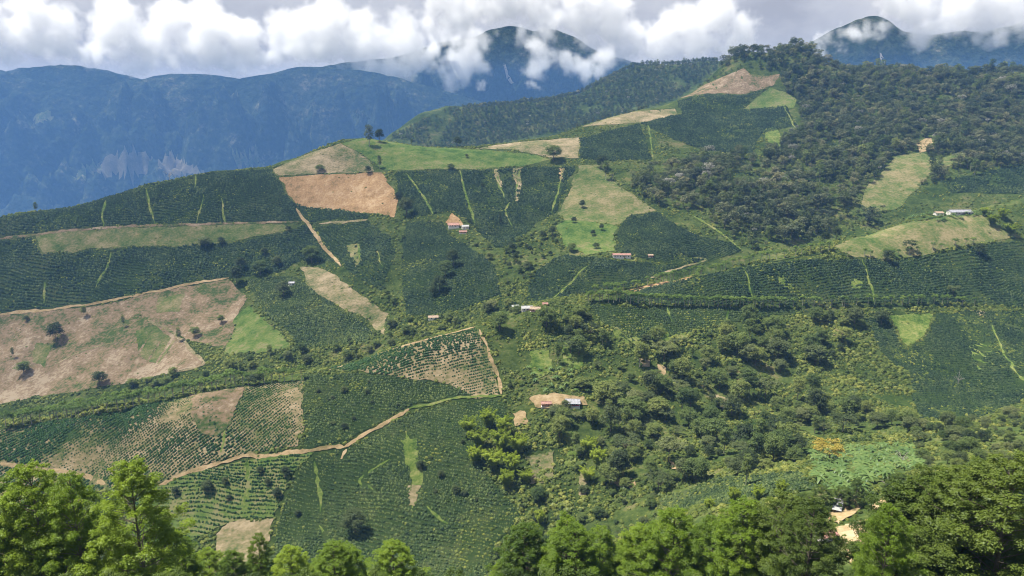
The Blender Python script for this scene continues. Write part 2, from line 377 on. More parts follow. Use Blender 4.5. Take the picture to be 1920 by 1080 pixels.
def hit(px, py, y0=330.0, y1=1700.0, field=None, step=2.0):
    """where the sight line through a photo pixel meets the land between two depths (nearest pass if it misses)"""
    f = field or H
    px = np.atleast_1d(np.asarray(px, float)); py = np.atleast_1d(np.asarray(py, float))
    dx, dz = pix_dir(px, py)
    ys = np.arange(y0, y1, step)
    out = np.zeros((len(px), 3))
    for s in range(0, len(px), 400):
        a, b = dx[s:s + 400, None], dz[s:s + 400, None]
        g = b * ys[None] - f(a * ys[None], np.broadcast_to(ys[None], (len(a), len(ys))))
        below = g <= 0
        k = np.where(below.any(1), below.argmax(1), g.argmin(1))
        Y = ys[k].copy()
        r = np.arange(len(a)); k0 = np.maximum(k - 1, 0)
        ga, gb = g[r, k0], g[r, k]
        ok = below.any(1) & (k > 0)
        t = np.where(ok, ga / np.where(np.abs(ga - gb) < 1e-9, 1, ga - gb), 1)
        Y = np.where(ok, ys[k0] + t * step, Y)
        X = a[:, 0] * Y
        out[s:s + 400] = np.stack([X, Y, f(X, Y)], 1)
    return out

# terrain sheet: finer where it is looked at closely
_rows = np.concatenate([np.arange(-60, 330, 4.0), np.arange(330, 1250, 2.6), np.arange(1250, 1700, 4.0), np.arange(1700, 2600, 9.0), np.geomspace(2600, 5400, 70)])
_nc = 440
_t = np.linspace(-1, 1, _nc)
_X = _t[None, :] * (110 + .93 * np.maximum(_rows, 0))[:, None]
_Y = np.repeat(_rows[:, None], _nc, 1)
_Z = H(_X, _Y)
_i = np.arange((len(_rows) - 1) * _nc).reshape(len(_rows) - 1, _nc)[:, :-1].ravel()
_q = np.stack([_i, _i + 1, _i + _nc + 1, _i + _nc], 1)
me = mesh_from('terrain', np.stack([_X, _Y, _Z], 2).reshape(-1, 3), _q, smooth=True)
link('terrain', me, M['scrub'], kind='structure', label='green coffee growing hills with spurs and gullies', cat='terrain')

# ------------------------------------------------------------------ distant mountain ranges
class Range:
    def __init__(s, name, label, ridge, Yr, Y0, seed, amp, foot=-900.0, back=1500, n=(300, 130), cell=620):
        r = np.array(ridge, float)
        dx, dz = pix_dir(r[:, 0], r[:, 1])
        s.rx, s.rz, s.Yr, s.Y0, s.foot, s.seed, s.amp, s.back, s.cell = dx * Yr, dz * Yr, Yr, Y0, foot, seed, amp, back, cell
        xs = np.linspace(s.rx[0], s.rx[-1], n[0]); ts = np.concatenate([np.linspace(0, 1, n[1]), np.linspace(1.03, 1 + back / (Yr - Y0), 12)])
        X, T = np.meshgrid(xs, ts); Y = Y0 + T * (Yr - Y0)
        Z = s(X, Y)
        nc = n[0]
        i = np.arange((len(ts) - 1) * nc).reshape(len(ts) - 1, nc)[:, :-1].ravel()
        me = mesh_from(name, np.stack([X, Y, Z], 2).reshape(-1, 3), np.stack([i, i + 1, i + nc + 1, i + nc], 1), smooth=True)
        s.obj = link(name, me, M['far_forest'], kind='structure', label=label, cat='mountain')
    def __call__(s, x, y):
        x = np.asarray(x, float); y = np.asarray(y, float)
        t = np.clip((y - s.Y0) / (s.Yr - s.Y0), 0, 1.0)
        zr = np.interp(x, s.rx, s.rz)
        for k in (-60, -30, 30, 60):
            zr = zr + np.interp(x + k, s.rx, s.rz)
        zr = zr / 5 + 9 * fbm(x, x * 0 + 3, 130, 4, s.seed + 40)
        warp = 260 * fbm(x, y, 1500, 3, s.seed + 9)
        prof = t ** 1.12
        z = s.foot + (zr - s.foot) * prof
        env = np.clip(t * 4, 0, 1) * np.clip((1 - t) * 3.2, 0, 1) ** 1.3
        z = z + env * s.amp * (ridged(x + warp, y * .42 + warp * .3, s.cell, 5, s.seed) - .55) + env * .25 * s.amp * fbm(x, y, 160, 4, s.seed + 3)
        over = np.clip((y - s.Yr) / s.back, 0, 1)
        return z - over * 900
range_c = Range('mountain', 'small pale blue mountain furthest away on the left skyline', [(-150,190),(-40,160),(20,131),(60,125),(130,121),(170,127),(200,132),(250,145),(320,158),(400,180),(520,215)], 10500, 9000, 31, 150, n=(160, 60), back=900)
range_a = Range('mountain', 'broad blue wooded mountain range across the left background', [(-900,60),(-400,85),(-120,112),(0,131),(60,150),(110,164),(190,160),(250,150),(330,137),(390,140),(455,148),(510,138),(560,124),(620,128),(700,135),(800,160),(950,205),(1100,240),(1300,270)], 7300, 5480, 21, 850, n=(380, 150))
range_b = Range('mountain', 'high dark blue mountain wrapped in clouds at the centre', [(380,205),(480,150),(560,130),(650,118),(740,108),(790,92),(830,78),(880,72),(930,52),(960,46),(1000,58),(1040,54),(1075,68),(1110,92),(1180,115),(1300,140),(1450,165),(1600,210)], 9000, 7100, 25, 700, n=(320, 130))
range_d = Range('mountain', 'steep blue peak in clouds behind the wooded ridge on the right', [(1380,170),(1440,130),(1480,108),(1520,80),(1560,58),(1600,38),(1640,27),(1662,34),(1690,58),(1740,66),(1800,58),(1850,60),(1920,40),(2050,20),(2300,40),(2700,80)], 8600, 6900, 28, 680, n=(280, 120))

# ------------------------------------------------------------------ ground cover, plan-view masks
MX0, MY0, MW, MHt = -1300, 120, 2700, 1600                    # 1 m cells
occ = np.zeros((MHt, MW), np.uint8)                           # 0 free, 1 field, 2 track
def inside(x, y, poly):
    r = np.zeros(np.shape(x), bool)
    n = len(poly); j = n - 1
    for i in range(n):
        xi, yi, xj, yj = poly[i, 0], poly[i, 1], poly[j, 0], poly[j, 1]
        if yi != yj:
            c = ((yi > y) != (yj > y)) & (x < (xj - xi) * (y - yi) / (yj - yi) + xi)
            r ^= c
        j = i
    return r
def mark_poly(poly, v):
    x0, y0 = np.floor(poly.min(0)).astype(int); x1, y1 = np.ceil(poly.max(0)).astype(int)
    x0 = max(x0, MX0); y0 = max(y0, MY0); x1 = min(x1, MX0 + MW - 1); y1 = min(y1, MY0 + MHt - 1)
    if x1 <= x0 or y1 <= y0:
        return
    X, Y = np.meshgrid(np.arange(x0, x1) + .5, np.arange(y0, y1) + .5)
    k = inside(X, Y, poly)
    if v == 3:                                                # patches are overgrown in places
        k &= fbm(X, Y, 7, 3, 301) > -.18
    occ[y0 - MY0:y1 - MY0, x0 - MX0:x1 - MX0][k] = v
def mark_line(pts, w, v):
    d = max(1, int(np.linalg.norm(np.diff(pts[:, :2], axis=0), axis=1).sum() / .7))
    s = np.linspace(0, len(pts) - 1, d + 1); k = np.minimum(s.astype(int), len(pts) - 2); f = (s - k)[:, None]
    p = pts[k, :2] * (1 - f) + pts[k + 1, :2] * f
    r = int(math.ceil(w / 2))
    for a in range(-r, r + 1):
        for b in range(-r, r + 1):
            if a * a + b * b <= (w / 2 + .4) ** 2:
                ix = np.clip((p[:, 0] - MX0 + a).astype(int), 0, MW - 1); iy = np.clip((p[:, 1] - MY0 + b).astype(int), 0, MHt - 1)
                occ[iy, ix] = v
def mask_at(x, y):
    ix = (np.asarray(x) - MX0).astype(int); iy = (np.asarray(y) - MY0).astype(int)
    ok = (ix >= 0) & (ix < MW) & (iy >= 0) & (iy < MHt)
    return np.where(ok, occ[np.clip(iy, 0, MHt - 1), np.clip(ix, 0, MW - 1)], 0)
def densify(pts, step=9.0, closed=True):
    pts = np.array(pts, float); o = []
    n = len(pts)
    for i in range(n if closed else n - 1):
        a, b = pts[i], pts[(i + 1) % n]
        k = max(1, int(np.hypot(*(b - a)) / step))
        for q in range(k):
            o.append(a + (b - a) * q / k)
    if not closed:
        o.append(pts[-1])
    return np.array(o)
LAYER = [0]
def drape(name, px_poly, mat, y0, y1, label, cat='field', spacing=6.0, field=None, lift=.3, wob=.9, step=5.0, mark=1):
    """a piece of ground with its own outline, lying on the land"""
    d = densify(px_poly, step)
    p = hit(d[:, 0], d[:, 1], y0, y1, field)
    f = field or H
    P = p[:, :2] + wob * RNG.normal(size=(len(p), 2)) * .4
    P = P + np.stack([fbm(P[:, 0], P[:, 1], 26 * wob, 3, 201), fbm(P[:, 0], P[:, 1], 26 * wob, 3, 211)], 1) * 2.6 * wob
    x0, y0_ = P.min(0); x1, y1_ = P.max(0)
    X, Y = np.meshgrid(np.arange(x0, x1, spacing), np.arange(y0_, y1_, spacing))
    X = X.ravel(); Y = Y.ravel()
    k = inside(X, Y, P)
    pts = np.concatenate([P, np.stack([X[k], Y[k]], 1)])
    n = len(P)
    v, e_, fc, *_r = delaunay_2d_cdt([Vector(q) for q in pts], [], [list(range(n))], 1, 1e-3)
    v = np.array([(q[0], q[1]) for q in v])
    LAYER[0] += 1
    z = f(v[:, 0], v[:, 1]) + lift + .006 * (LAYER[0] % 60)
    me = mesh_from(name, np.column_stack([v, z]), np.array(fc, int).reshape(-1, 3), smooth=True)
    if len(me.polygons) and me.polygons[0].normal.z < 0:
        me.flip_normals()
    if mark and field is None:
        mark_poly(P, mark)
    o = link(name, me, mat, kind='structure', label=label, cat=cat)
    return P
def ribbon(name, px_line, mat, w, y0, y1, label, cat='track', lift=.55, mark=2, clear=None, jag=.25, field=None):
    """a track or grass strip following the land"""
    d = densify(px_line, 6.0, closed=False)
    p = hit(d[:, 0], d[:, 1], y0, y1, field)
    q = [p[0]]
    for a in p[1:]:
        if np.hypot(*(a[:2] - q[-1][:2])) > 1.5:
            q.append(a)
    p = np.array(q)
    if len(p) < 2:
        return p
    if len(p) > 4:
        for _ in range(2):
            p[1:-1, :2] = .5 * p[1:-1, :2] + .25 * (p[:-2, :2] + p[2:, :2])
    p[:, 0] += 1.1 * fbm(p[:, 0], p[:, 1], 14, 2, 221); p[:, 1] += 1.1 * fbm(p[:, 0], p[:, 1], 14, 2, 231)
    t = np.gradient(p[:, :2], axis=0); t /= np.maximum(1e-6, np.linalg.norm(t, axis=1))[:, None]
    nrm = np.stack([-t[:, 1], t[:, 0]], 1)
    V = []; F = []
    f = field or H
    for i in range(len(p)):
        ww = w * max(.25, 1 + jag * RNG.normal()) * (min(1, .3 + .35 * min(i, len(p) - 1 - i)))
        for s in (-.5, -.17, .17, .5):
            xy = p[i, :2] + nrm[i] * ww * s
            V.append((xy[0], xy[1]))
    V = np.array(V); LAYER[0] += 1
    z = f(V[:, 0], V[:, 1]) + lift + .005 * (LAYER[0] % 50)
    for i in range(len(p) - 1):
        for s in range(3):
            a = i * 4 + s
            F.append((a, a + 1, a + 5, a + 4))
    me = mesh_from(name, np.column_stack([V, z]), np.array(F), smooth=True)
    link(name, me, mat, kind='structure', label=label, cat=cat)
    if field is None:
        mark_line(p, clear or w + .2, mark)
    return p

# ------------------------------------------------------------------ fields (outlines in photo pixels, depth window, material, crop)
FIELDS = {}
def fld(key, name, poly, mat, y0, y1, label, **k):
    FIELDS[key] = (drape(name, poly, M[mat], y0, y1, label, **k), y0, y1)
fld('c1', 'coffee_field', [(-60,425),(0,408),(150,386),(270,348),(330,338),(400,323),(510,319),(548,383),(620,392),(690,404),(690,411),(560,416),(420,420),(300,421),(150,430),(60,440),(-60,448)], 'soil_green', 840, 1150, 'dark coffee field along the left hilltop skyline')
fld('p2', 'pasture', [(68,440),(150,432),(250,426),(420,422),(530,420),(545,430),(440,452),(370,462),(250,462),(80,475)], 'tan_green', 840, 1100, 'long pale green pasture strip between two dark coffee fields on the left')
fld('c3', 'coffee_field', [(-60,456),(0,450),(64,446),(76,478),(250,466),(440,456),(545,433),(575,424),(620,470),(632,492),(560,492),(520,512),(430,521),(380,531),(280,549),(190,570),(0,589),(-60,598)], 'soil_green', 790, 1100, 'dark coffee field below the pasture strip on the left')
fld('c4', 'coffee_field', [(592,428),(690,416),(732,440),(740,470),(733,500),(718,546),(680,530),(640,494),(606,456)], 'soil_green', 740, 1100, 'dark coffee field right of the steep dirt path')
fld('b5', 'dry_field', [(-60,598),(0,592),(190,572),(300,547),(430,523),(462,560),(442,600),(424,652),(372,642),(334,628),(386,686),(250,716),(0,757),(-60,768)], 'brown', 690, 1000, 'large bare pinkish brown field on the left slope')
fld('p6', 'pasture', [(444,592),(470,570),(500,598),(520,620),(545,652),(480,662),(420,664),(428,640)], 'pasture', 680, 950, 'green pasture corner right of the brown field')
fld('c7', 'coffee_field', [(462,526),(520,518),(560,522),(610,562),(704,622),(690,642),(560,655),(530,612),(484,572)], 'soil_green', 690, 950, 'bright coffee field between two brown fields below the small white house')
fld('t8', 'dry_field', [(560,502),(600,500),(660,542),(726,590),(722,626),(690,600),(640,577),(582,542)], 'tan', 700, 950, 'steep terraced tan field in the middle left')
fld('t9', 'dry_field', [(510,318),(580,287),(640,268),(690,300),(704,322),(620,326),(520,330)], 'tan', 1020, 1215, 'tan grass field on the hilltop beside green pasture')
fld('b10', 'dry_field', [(524,333),(620,328),(716,323),(745,372),(740,406),(700,402),(552,386)], 'orange', 930, 1170, 'freshly cleared orange brown field below the hilltop')
fld('p11', 'pasture', [(642,268),(680,259),(740,266),(800,275),(900,281),(1000,290),(1030,300),(980,312),(850,318),(720,319),(702,306)], 'pasture', 1050, 1230, 'smooth green pasture on the central hilltop')
fld('t12', 'dry_field', [(890,279),(960,268),(1000,264),(1088,258),(1086,296),(1030,296),(960,281)], 'tan', 1050, 1300, 'tan field behind the central hilltop pasture')
fld('c13', 'coffee_field', [(742,323),(850,320),(970,317),(1078,312),(1062,345),(1042,400),(1002,420),(965,462),(930,468),(895,430),(852,396),(800,404),(762,400),(747,370)], 'soil_green', 860, 1160, 'dark coffee field above the red roofed farm')
fld('c14', 'coffee_field', [(760,420),(830,416),(842,442),(880,462),(930,500),(942,556),(900,572),(830,590),(762,590),(752,500)], 'soil_green', 690, 960, 'dark coffee field on the rounded nose below the red roofed farm')
fld('t15', 'dry_field', [(1086,310),(1120,310),(1160,350),(1230,395),(1180,404),(1160,422),(1060,412),(1046,400),(1062,370)], 'tan_green', 900, 1140, 'half dry pale pasture at the centre right')
fld('p15', 'pasture', [(1060,412),(1160,422),(1150,450),(1152,470),(1100,478),(1062,462),(1042,425)], 'pasture', 790, 1000, 'bright green pasture above the long white house')
fld('c16', 'coffee_field', [(1182,402),(1230,398),(1300,440),(1388,460),(1393,470),(1290,500),(1205,484),(1152,468),(1162,424)], 'soil_green', 790, 1000, 'dark coffee field right of the long white house')
fld('c17', 'coffee_field', [(1052,478),(1140,487),(1212,492),(1296,502),(1200,532),(1100,548),(1020,566),(988,566),(1002,510)], 'soil_green', 680, 900, 'dark coffee field below the long white house')
fld('c18', 'coffee_field', [(1088,260),(1200,232),(1222,300),(1130,302),(1088,297)], 'soil_green', 1060, 1400, 'dark coffee field on the far right of the hilltop pasture')
fld('c19', 'coffee_field', [(1202,231),(1270,217),(1395,206),(1475,198),(1492,236),(1425,250),(1410,290),(1320,282),(1262,262)], 'soil_green', 1100, 1560, 'dark coffee field below the small green triangle')
fld('t20', 'dry_field', [(1090,238),(1172,211),(1265,204),(1270,217),(1200,230)], 'tan', 1200, 1520, 'tan strip of field along the ridge')
fld('b21', 'dry_field', [(1266,186),(1330,155),(1395,127),(1410,144),(1462,140),(1450,160),(1400,177),(1325,175)], 'brown', 1350, 1640, 'bare pinkish field just under the wooded peak')
fld('c22', 'coffee_field', [(1268,190),(1325,177),(1400,179),(1440,166),(1392,205),(1280,215)], 'soil_green', 1250, 1600, 'dark coffee field under the bare pinkish field')
fld('p23', 'pasture', [(1396,205),(1442,165),(1470,172),(1494,188),(1486,204)], 'pasture', 1250, 1600, 'small green triangular pasture under the peak')
fld('l24', 'clearing', [(1430,243),(1455,236),(1470,270),(1445,287)], 'lime', 1100, 1420, 'yellow green clearing in the forest', cat='clearing')
fld('t25', 'dry_field', [(1622,352),(1684,290),(1730,286),(1752,306),(1732,345),(1680,392),(1608,404)], 'tan_green', 930, 1220, 'dry grassy clearing on the wooded right slope')
fld('r26', 'landslip', [(1718,270),(1730,262),(1745,258),(1752,280),(1725,286)], 'dirt', 1020, 1320, 'fresh orange landslip in the right forest', cat='landslip')
fld('p27', 'pasture', [(1748,300),(1815,286),(1808,300),(1770,316)], 'tan_green', 1000, 1280, 'small pale pasture right of the landslip')
fld('c28', 'coffee_field', [(1762,342),(1900,312),(1980,320),(1980,364),(1785,362)], 'soil_green', 920, 1200, 'dark coffee field at the right edge above the farm')
fld('p29', 'pasture', [(1565,464),(1620,442),(1700,417),(1780,406),(1850,404),(1912,444),(1840,460),(1740,475),(1660,488),(1605,485)], 'tan_green', 680, 840, 'pale green pasture knoll on the right spur')
fld('c30', 'coffee_field', [(1180,548),(1290,524),(1400,502),(1500,487),(1600,488),(1660,491),(1760,479),(1840,464),(1925,448),(2000,440),(2000,580),(1800,571),(1640,569),(1450,574),(1250,571),(1150,563)], 'soil_green', 560, 800, 'wide dark coffee field above the lower avenue of trees on the right')
fld('c31', 'coffee_field', [(1105,574),(1250,578),(1450,580),(1560,580),(1420,596),(1300,622),(1185,642),(1125,604)], 'soil_green', 540, 720, 'coffee field just below the lower avenue of trees')
fld('l32', 'thicket_ground', [(1668,596),(1748,588),(1742,622),(1705,655),(1686,640)], 'lime', 560, 720, 'bright green creeper patch between coffee fields on the right', cat='thicket')
fld('c33', 'coffee_field', [(1620,600),(1662,598),(1684,645),(1700,660),(1745,625),(1752,588),(1920,584),(2000,590),(2000,720),(1920,752),(1820,790),(1724,800),(1702,700),(1650,660)], 'soil_green', 470, 720, 'dark coffee field at the right edge below the avenue')
fld('y34', 'young_coffee_field', [(622,692),(760,647),(890,618),(905,632),(940,740),(900,746),(840,716),(700,701)], 'young_soil', 480, 640, 'triangular field of young coffee rows on bare soil at the centre')
fld('c35', 'coffee_field', [(574,702),(700,704),(840,720),(890,738),(820,752),(766,762),(715,792),(650,828),(574,842),(568,780)], 'soil_green', 430, 600, 'coffee field left of the winding dirt road')
fld('c36', 'coffee_field', [(600,856),(650,842),(735,795),(800,768),(860,752),(940,752),(950,800),(900,830),(890,870),(950,930),(970,960),(930,1020),(900,1100),(620,1100),(500,1100),(512,1010),(535,940),(566,870)], 'soil_green', 340, 540, 'large coffee field below the winding dirt road')
fld('y37', 'young_coffee_field', [(-40,812),(0,806),(200,777),(440,726),(574,716),(566,800),(560,834),(440,854),(370,882),(295,908),(240,905),(0,1000),(-80,1000)], 'young_soil', 400, 575, 'young coffee planted in rows on tan soil at the lower left')
fld('c38', 'coffee_field', [(300,912),(370,888),(450,862),(590,846),(552,885),(525,940),(512,976),(430,980),(330,1024),(250,1040),(230,960)], 'pasture', 360, 500, 'light green coffee field below the lower left dirt road')
fld('t39', 'dry_field', [(410,1000),(430,980),(514,979),(502,1012),(470,1100),(395,1100)], 'tan', 330, 460, 'tan grass patch between the foreground trees')
fld('c40', 'coffee_field', [(1235,935),(1350,898),(1500,886),(1530,915),(1400,940),(1270,960)], 'soil_green', 220, 420, 'small coffee plot above the foreground trees on the right')
fld('g41', 'banana_ground', [(1520,848),(1700,838),(1725,885),(1640,905),(1590,945),(1530,915)], 'scrub', 230, 430, 'ground of the banana grove on the right', cat='grove ground')
fld('bare37', 'bare_patch', [(355,742),(455,728),(430,800),(400,822),(378,818),(362,790)], 'brown', 400, 575, 'bare tan patch inside the young coffee', lift=.8)
fld('yard_a', 'yard', [(990,745),(1040,738),(1100,748),(1105,762),(1060,768),(1000,764)], 'dirt', 430, 560, 'dirt yard of the lower farmhouse', cat='yard')
fld('yard_b', 'yard', [(1560,938),(1600,930),(1612,955),(1580,985),(1560,972)], 'dirt', 190, 300, 'sandy yard behind the foreground trees', cat='yard')
fld('yard_c', 'yard', [(1575,990),(1645,972),(1640,1035),(1590,1060)], 'dirt', 150, 300, 'bare soil cutting glimpsed between the dark foreground trees', cat='yard')
fld('bank_b', 'bank', [(836,418),(848,400),(860,410),(870,424),(845,428)], 'orange', 850, 1000, 'raw red earth bank behind the red roofed farm', cat='bank')
fld('bank_c', 'bank', [(1168,546),(1230,532),(1298,517),(1290,525),(1220,540),(1175,550)], 'orange', 600, 760, 'bare brown bank under the upper avenue', cat='bank')

# small dry, bare and lush patches
PATCH = [([(990,850),(1030,845),(1036,900),(1002,908)],'tan',380,520,'dry yellow grass patch below the lower farmhouse'),([(1056,808),(1076,804),(1072,872),(1052,870)],'lime',400,540,'light green dry strip below the lower farmhouse'),([(960,778),(988,774),(985,802),(966,806)],'dirt',430,560,'bare earth patch left below the farmhouse'),
 ([(1150,902),(1198,905),(1192,920),(1150,917)],'dirt',330,480,'reddish bare bank in the lower wood'),([(1085,878),(1106,884),(1101,936),(1088,932)],'tan',340,500,'narrow dry streak right of the bamboo'),([(1262,868),(1285,878),(1292,892),(1270,884)],'dirt',360,520,'small red bank in the lower right wood'),
 ([(748,825),(776,820),(784,870),(790,905),(772,908),(764,880)],'lime',400,520,'weedy light strip in the lower coffee'),([(762,910),(782,908),(778,955),(768,955)],'tan',390,500,'dry end of the weedy strip'),([(964,318),(982,316),(976,345),(972,378),(964,378)],'tan',900,1160,'tan eroded strip in the central coffee'),([(1048,318),(1060,318),(1056,340),(1048,336)],'dirt',900,1160,'small bare spot at the top right of the central coffee'),
 ([(928,318),(936,318),(942,345),(938,352),(930,335)],'tan',900,1160,'short tan gash in the central coffee'),([(1205,672),(1225,675),(1222,690),(1208,688)],'tan',500,640,'left bare spot in the upper mixed wood'),([(1235,684),(1252,690),(1250,706),(1238,700)],'dirt',500,640,'right bare spot in the upper mixed wood'),
 ([(1380,690),(1396,700),(1392,730),(1382,722)],'dirt',480,640,'upright bare gash in the middle of the wood'),([(1345,740),(1372,748),(1366,770),(1346,762)],'tan',460,620,'pale bare patch low in the wood'),([(1560,612),(1580,616),(1574,632),(1560,628)],'dirt',560,680,'bare spot high in the wood on the right'),
 ([(1150,618),(1180,614),(1184,650),(1160,655)],'lime',520,680,'light weedy patch below the avenue'),([(1180,640),(1240,625),(1300,620),(1280,645),(1200,655)],'lime',520,680,'light green grass tongue under the lower coffee'),([(650,462),(676,455),(678,492),(668,500)],'tan_green',820,1000,'pale patch in the coffee right of the path'),([(1820,650),(1860,640),(1870,690),(1840,700)],'lime',520,660,'weedy patch in the right edge coffee'),([(1820,585),(1850,580),(1846,596),(1830,602)],'tan',560,720,'bare bend at the right end of the avenue'),
 ([(1455,518),(1475,515),(1480,535),(1462,538)],'lime',600,740,'small light clearing in the right spur coffee'),([(1590,522),(1612,520),(1612,538),(1596,540)],'lime',600,740,'second light clearing in the right spur coffee'),
 ([(255,620),(290,612),(330,640),(300,680),(262,672)],'tan_green',690,860,'greenish patch in the middle of the brown field'),([(300,560),(350,552),(340,585),(295,590)],'tan_green',780,900,'green tinge at the top of the brown field'),([(60,640),(95,650),(85,690),(62,680)],'tan_green',690,860,'green tinge at the left of the brown field'),
 ([(1060,640),(1100,660),(1090,700),(1062,690)],'lime',500,640,'bright weedy slope above the farmhouse'),([(990,660),(1030,655),(1040,700),(1000,715)],'lime',500,640,'bright weedy slope right of the triangular field')]
for poly_, mt_, a_, b_, lab_ in PATCH:
    drape('patch', poly_, M[mt_], a_, b_, lab_, 'ground patch', spacing=4, lift=.45, step=4, wob=1.3, mark=3 if any(w_ in lab_ for w_ in ('coffee', 'weedy strip', 'spur')) else 0)
# tracks and grass strips
def trk(line, w, y0, y1, label, mat='dirt', name='dirt_track', cat='track', **k):
    return ribbon(name, line, M[mat], w, y0, y1, label, cat, **k)
trk([(298,912),(330,898),(370,882),(440,860),(520,852),(600,843),(645,838)], 3.0, 380, 540, 'dirt road beneath the young coffee at the lower left')
trk([(645,838),(665,826),(700,806),(735,788),(770,768)], 3.6, 420, 560, 'winding dirt road between the central coffee fields')
trk([(770,768),(830,752),(890,744),(940,742)], 2.6, 450, 580, 'grassy continuation of the winding road', mat='lime', name='grass_strip', cat='grass strip')
trk([(640,862),(650,842)], 3, 420, 540, 'short dirt spur off the winding road')
trk([(610,698),(650,684),(720,661),(800,638),(890,615)], 3.2, 520, 640, 'dirt road along the top of the triangular field')
trk([(900,620),(912,650),(930,700),(940,740)], 2.4, 490, 640, 'bare edge of the triangular field')
trk([(555,392),(570,412),(585,430),(605,460),(640,500)], 4.0, 830, 1080, 'steep dirt path between the left coffee fields')
trk([(0,590),(100,580),(190,569),(250,555),(300,546),(350,534),(430,521)], 3.6, 800, 960, 'thin track along the top of the brown field')
trk([(600,420),(690,413)], 4, 900, 1080, 'tan field edge by the orange field', mat='tan')
trk([(0,448),(70,441),(150,431),(250,424),(420,420),(560,416)], 3.5, 880, 1080, 'brown bank above the pasture strip', mat='brown', name='bank', cat='bank')
LIME = [([(275,355),(279,380),(284,405),(291,421)],'from the skyline tree down the left hilltop coffee'),([(197,376),(193,400),(194,427)],'leftmost across the hilltop coffee'),([(382,366),(376,392),(370,418)],'right of the curved strip on the hilltop coffee'),([(416,372),(418,395),(422,419)],'rightmost across the left hilltop coffee'),
 ([(368,330),(365,352)],'below the bare skyline tree'),([(208,474),(200,500),(180,540)],'across the left middle coffee'),([(85,530),(82,570)],'at the left edge coffee'),([(760,325),(780,350),(797,375),(812,402)],'in the central coffee above the farm'),([(862,320),(872,360),(890,420)],'long one above the red roofed farm'),
 ([(930,318),(936,345),(945,372)],'short one in the central coffee'),([(975,315),(970,345),(966,378)],'wide one in the central coffee'),([(1056,318),(1050,345),(1035,400)],'right edge of the central coffee'),([(672,458),(674,490)],'short one in the coffee by the path'),([(706,472),(718,500)],'in the coffee beside the gully'),
 ([(1395,502),(1405,530),(1414,570)],'left of the two on the right spur coffee'),([(1617,488),(1627,520),(1637,548),(1640,572)],'right of the two on the right spur coffee'),([(1365,574),(1362,608)],'below the lower avenue'),([(1250,575),(1262,605)],'slanting below the lower avenue'),
 ([(1300,405),(1355,440),(1392,470)],'edge between coffee and forest valley'),([(1470,200),(1490,240)],'edge of the high coffee field'),([(1215,235),(1220,262),(1225,300)],'in the high coffee'),([(1860,610),(1880,660),(1920,720)],'at the right edge of the lower coffee'),
 ([(765,808),(770,850),(778,900),(772,955)],'long dry one in the lower coffee'),([(590,865),(600,920),(604,960)],'left side of the lower coffee'),([(730,862),(690,885),(668,905),(700,918)],'winding path in the lower coffee'),([(625,1030),(600,985)],'short one low in the coffee'),([(800,950),(840,985)],'slanting low in the coffee'),
 ([(1100,500),(1060,540),(1035,560)],'in the coffee below the white house'),([(960,425),(945,395),(955,380)],'at the head of the central gully'),([(465,860),(460,960)],'down the light coffee at lower left'),([(418,730),(417,850)],'up the young coffee field')]
for ln, where in LIME:
    a = np.array(ln)
    m_ = a[:, 1].mean()
    mid = (500, 780) if a[:, 0].min() > 1360 and m_ > 480 else (330, 640) if m_ > 700 else (560, 720) if a[:, 0].min() > 1240 and m_ > 560 else (680, 1650)
    trk(ln, 2.6 if mid[0] > 600 else 1.7, mid[0], mid[1], 'light green grass strip ' + where, mat='lime', name='grass_strip', cat='grass strip', jag=.4)
trk([(1095,566),(1160,566),(1250,575),(1350,578),(1450,578),(1600,574),(1700,573),(1830,576)], 1.8, 560, 760, 'track beneath the lower avenue of trees on the right', mat='soil_green')
trk([(1160,552),(1290,522),(1400,499),(1500,482),(1560,474),(1610,487)], 1.8, 600, 790, 'track beneath the upper avenue of trees on the right', mat='soil_green')
trk([(1640,960),(1660,940),(1685,918)], 3.0, 190, 300, 'dirt drive above the foreground trees on the right')
trk([(300,715),(200,740),(100,760),(0,790)], 3.0, 480, 600, 'grassy edge under the left avenue', mat='lime', name='grass_strip', cat='grass strip')
trk([(0,870),(60,880),(130,888),(200,905)], 3.2, 400, 540, 'pale bare strip in the young coffee', mat='dirt')
trk([(1210,525),(1330,487),(1300,484)], 2.2, 700, 900, 'thin path below the right coffee field', mat='tan')
trk([(220,642),(150,660),(100,685)], 2.5, 690, 880, 'faint path on the brown field', mat='tan')
trk([(330,700),(385,685),(330,625),(275,600)], 3, 690, 880, 'pale diagonal track on the brown field', mat='tan')
# distant clearings and scars
def clearings(rng_, polys, mats):
    """bare fields on a far mountainside: its own faces take the colour of dry ground"""
    me = rng_.obj.data; n = len(me.polygons)
    c = np.zeros(n * 3, np.float32); me.polygons.foreach_get('center', c); c = c.reshape(-1, 3)
    px, py = to_pix(c[:, 0], c[:, 1], c[:, 2]); mi = np.zeros(n, np.int32)
    for poly_, m_ in zip(polys, mats):
        if M[m_].name not in [q.name for q in me.materials]:
            me.materials.append(M[m_])
        k = inside(px + 7 * fbm(c[:, 0], c[:, 1], 160, 2, 401), py + 4 * fbm(c[:, 0], c[:, 1], 160, 2, 402), np.array(poly_, float))
        mi[k] = [q.name for q in me.materials].index(M[m_].name)
    me.polygons.foreach_set('material_index', mi)
clearings(range_a, [[(175,320),(215,292),(262,278),(290,310),(270,328),(215,330)], [(300,288),(330,298),(390,325),(330,330),(302,318)], [(130,325),(190,300),(200,312),(150,335)], [(60,215),(90,210),(100,225),(70,232)], [(440,290),(480,285),(490,305),(455,310)]], ['far_field', 'far_field', 'tan_green', 'tan_green', 'tan_green'])
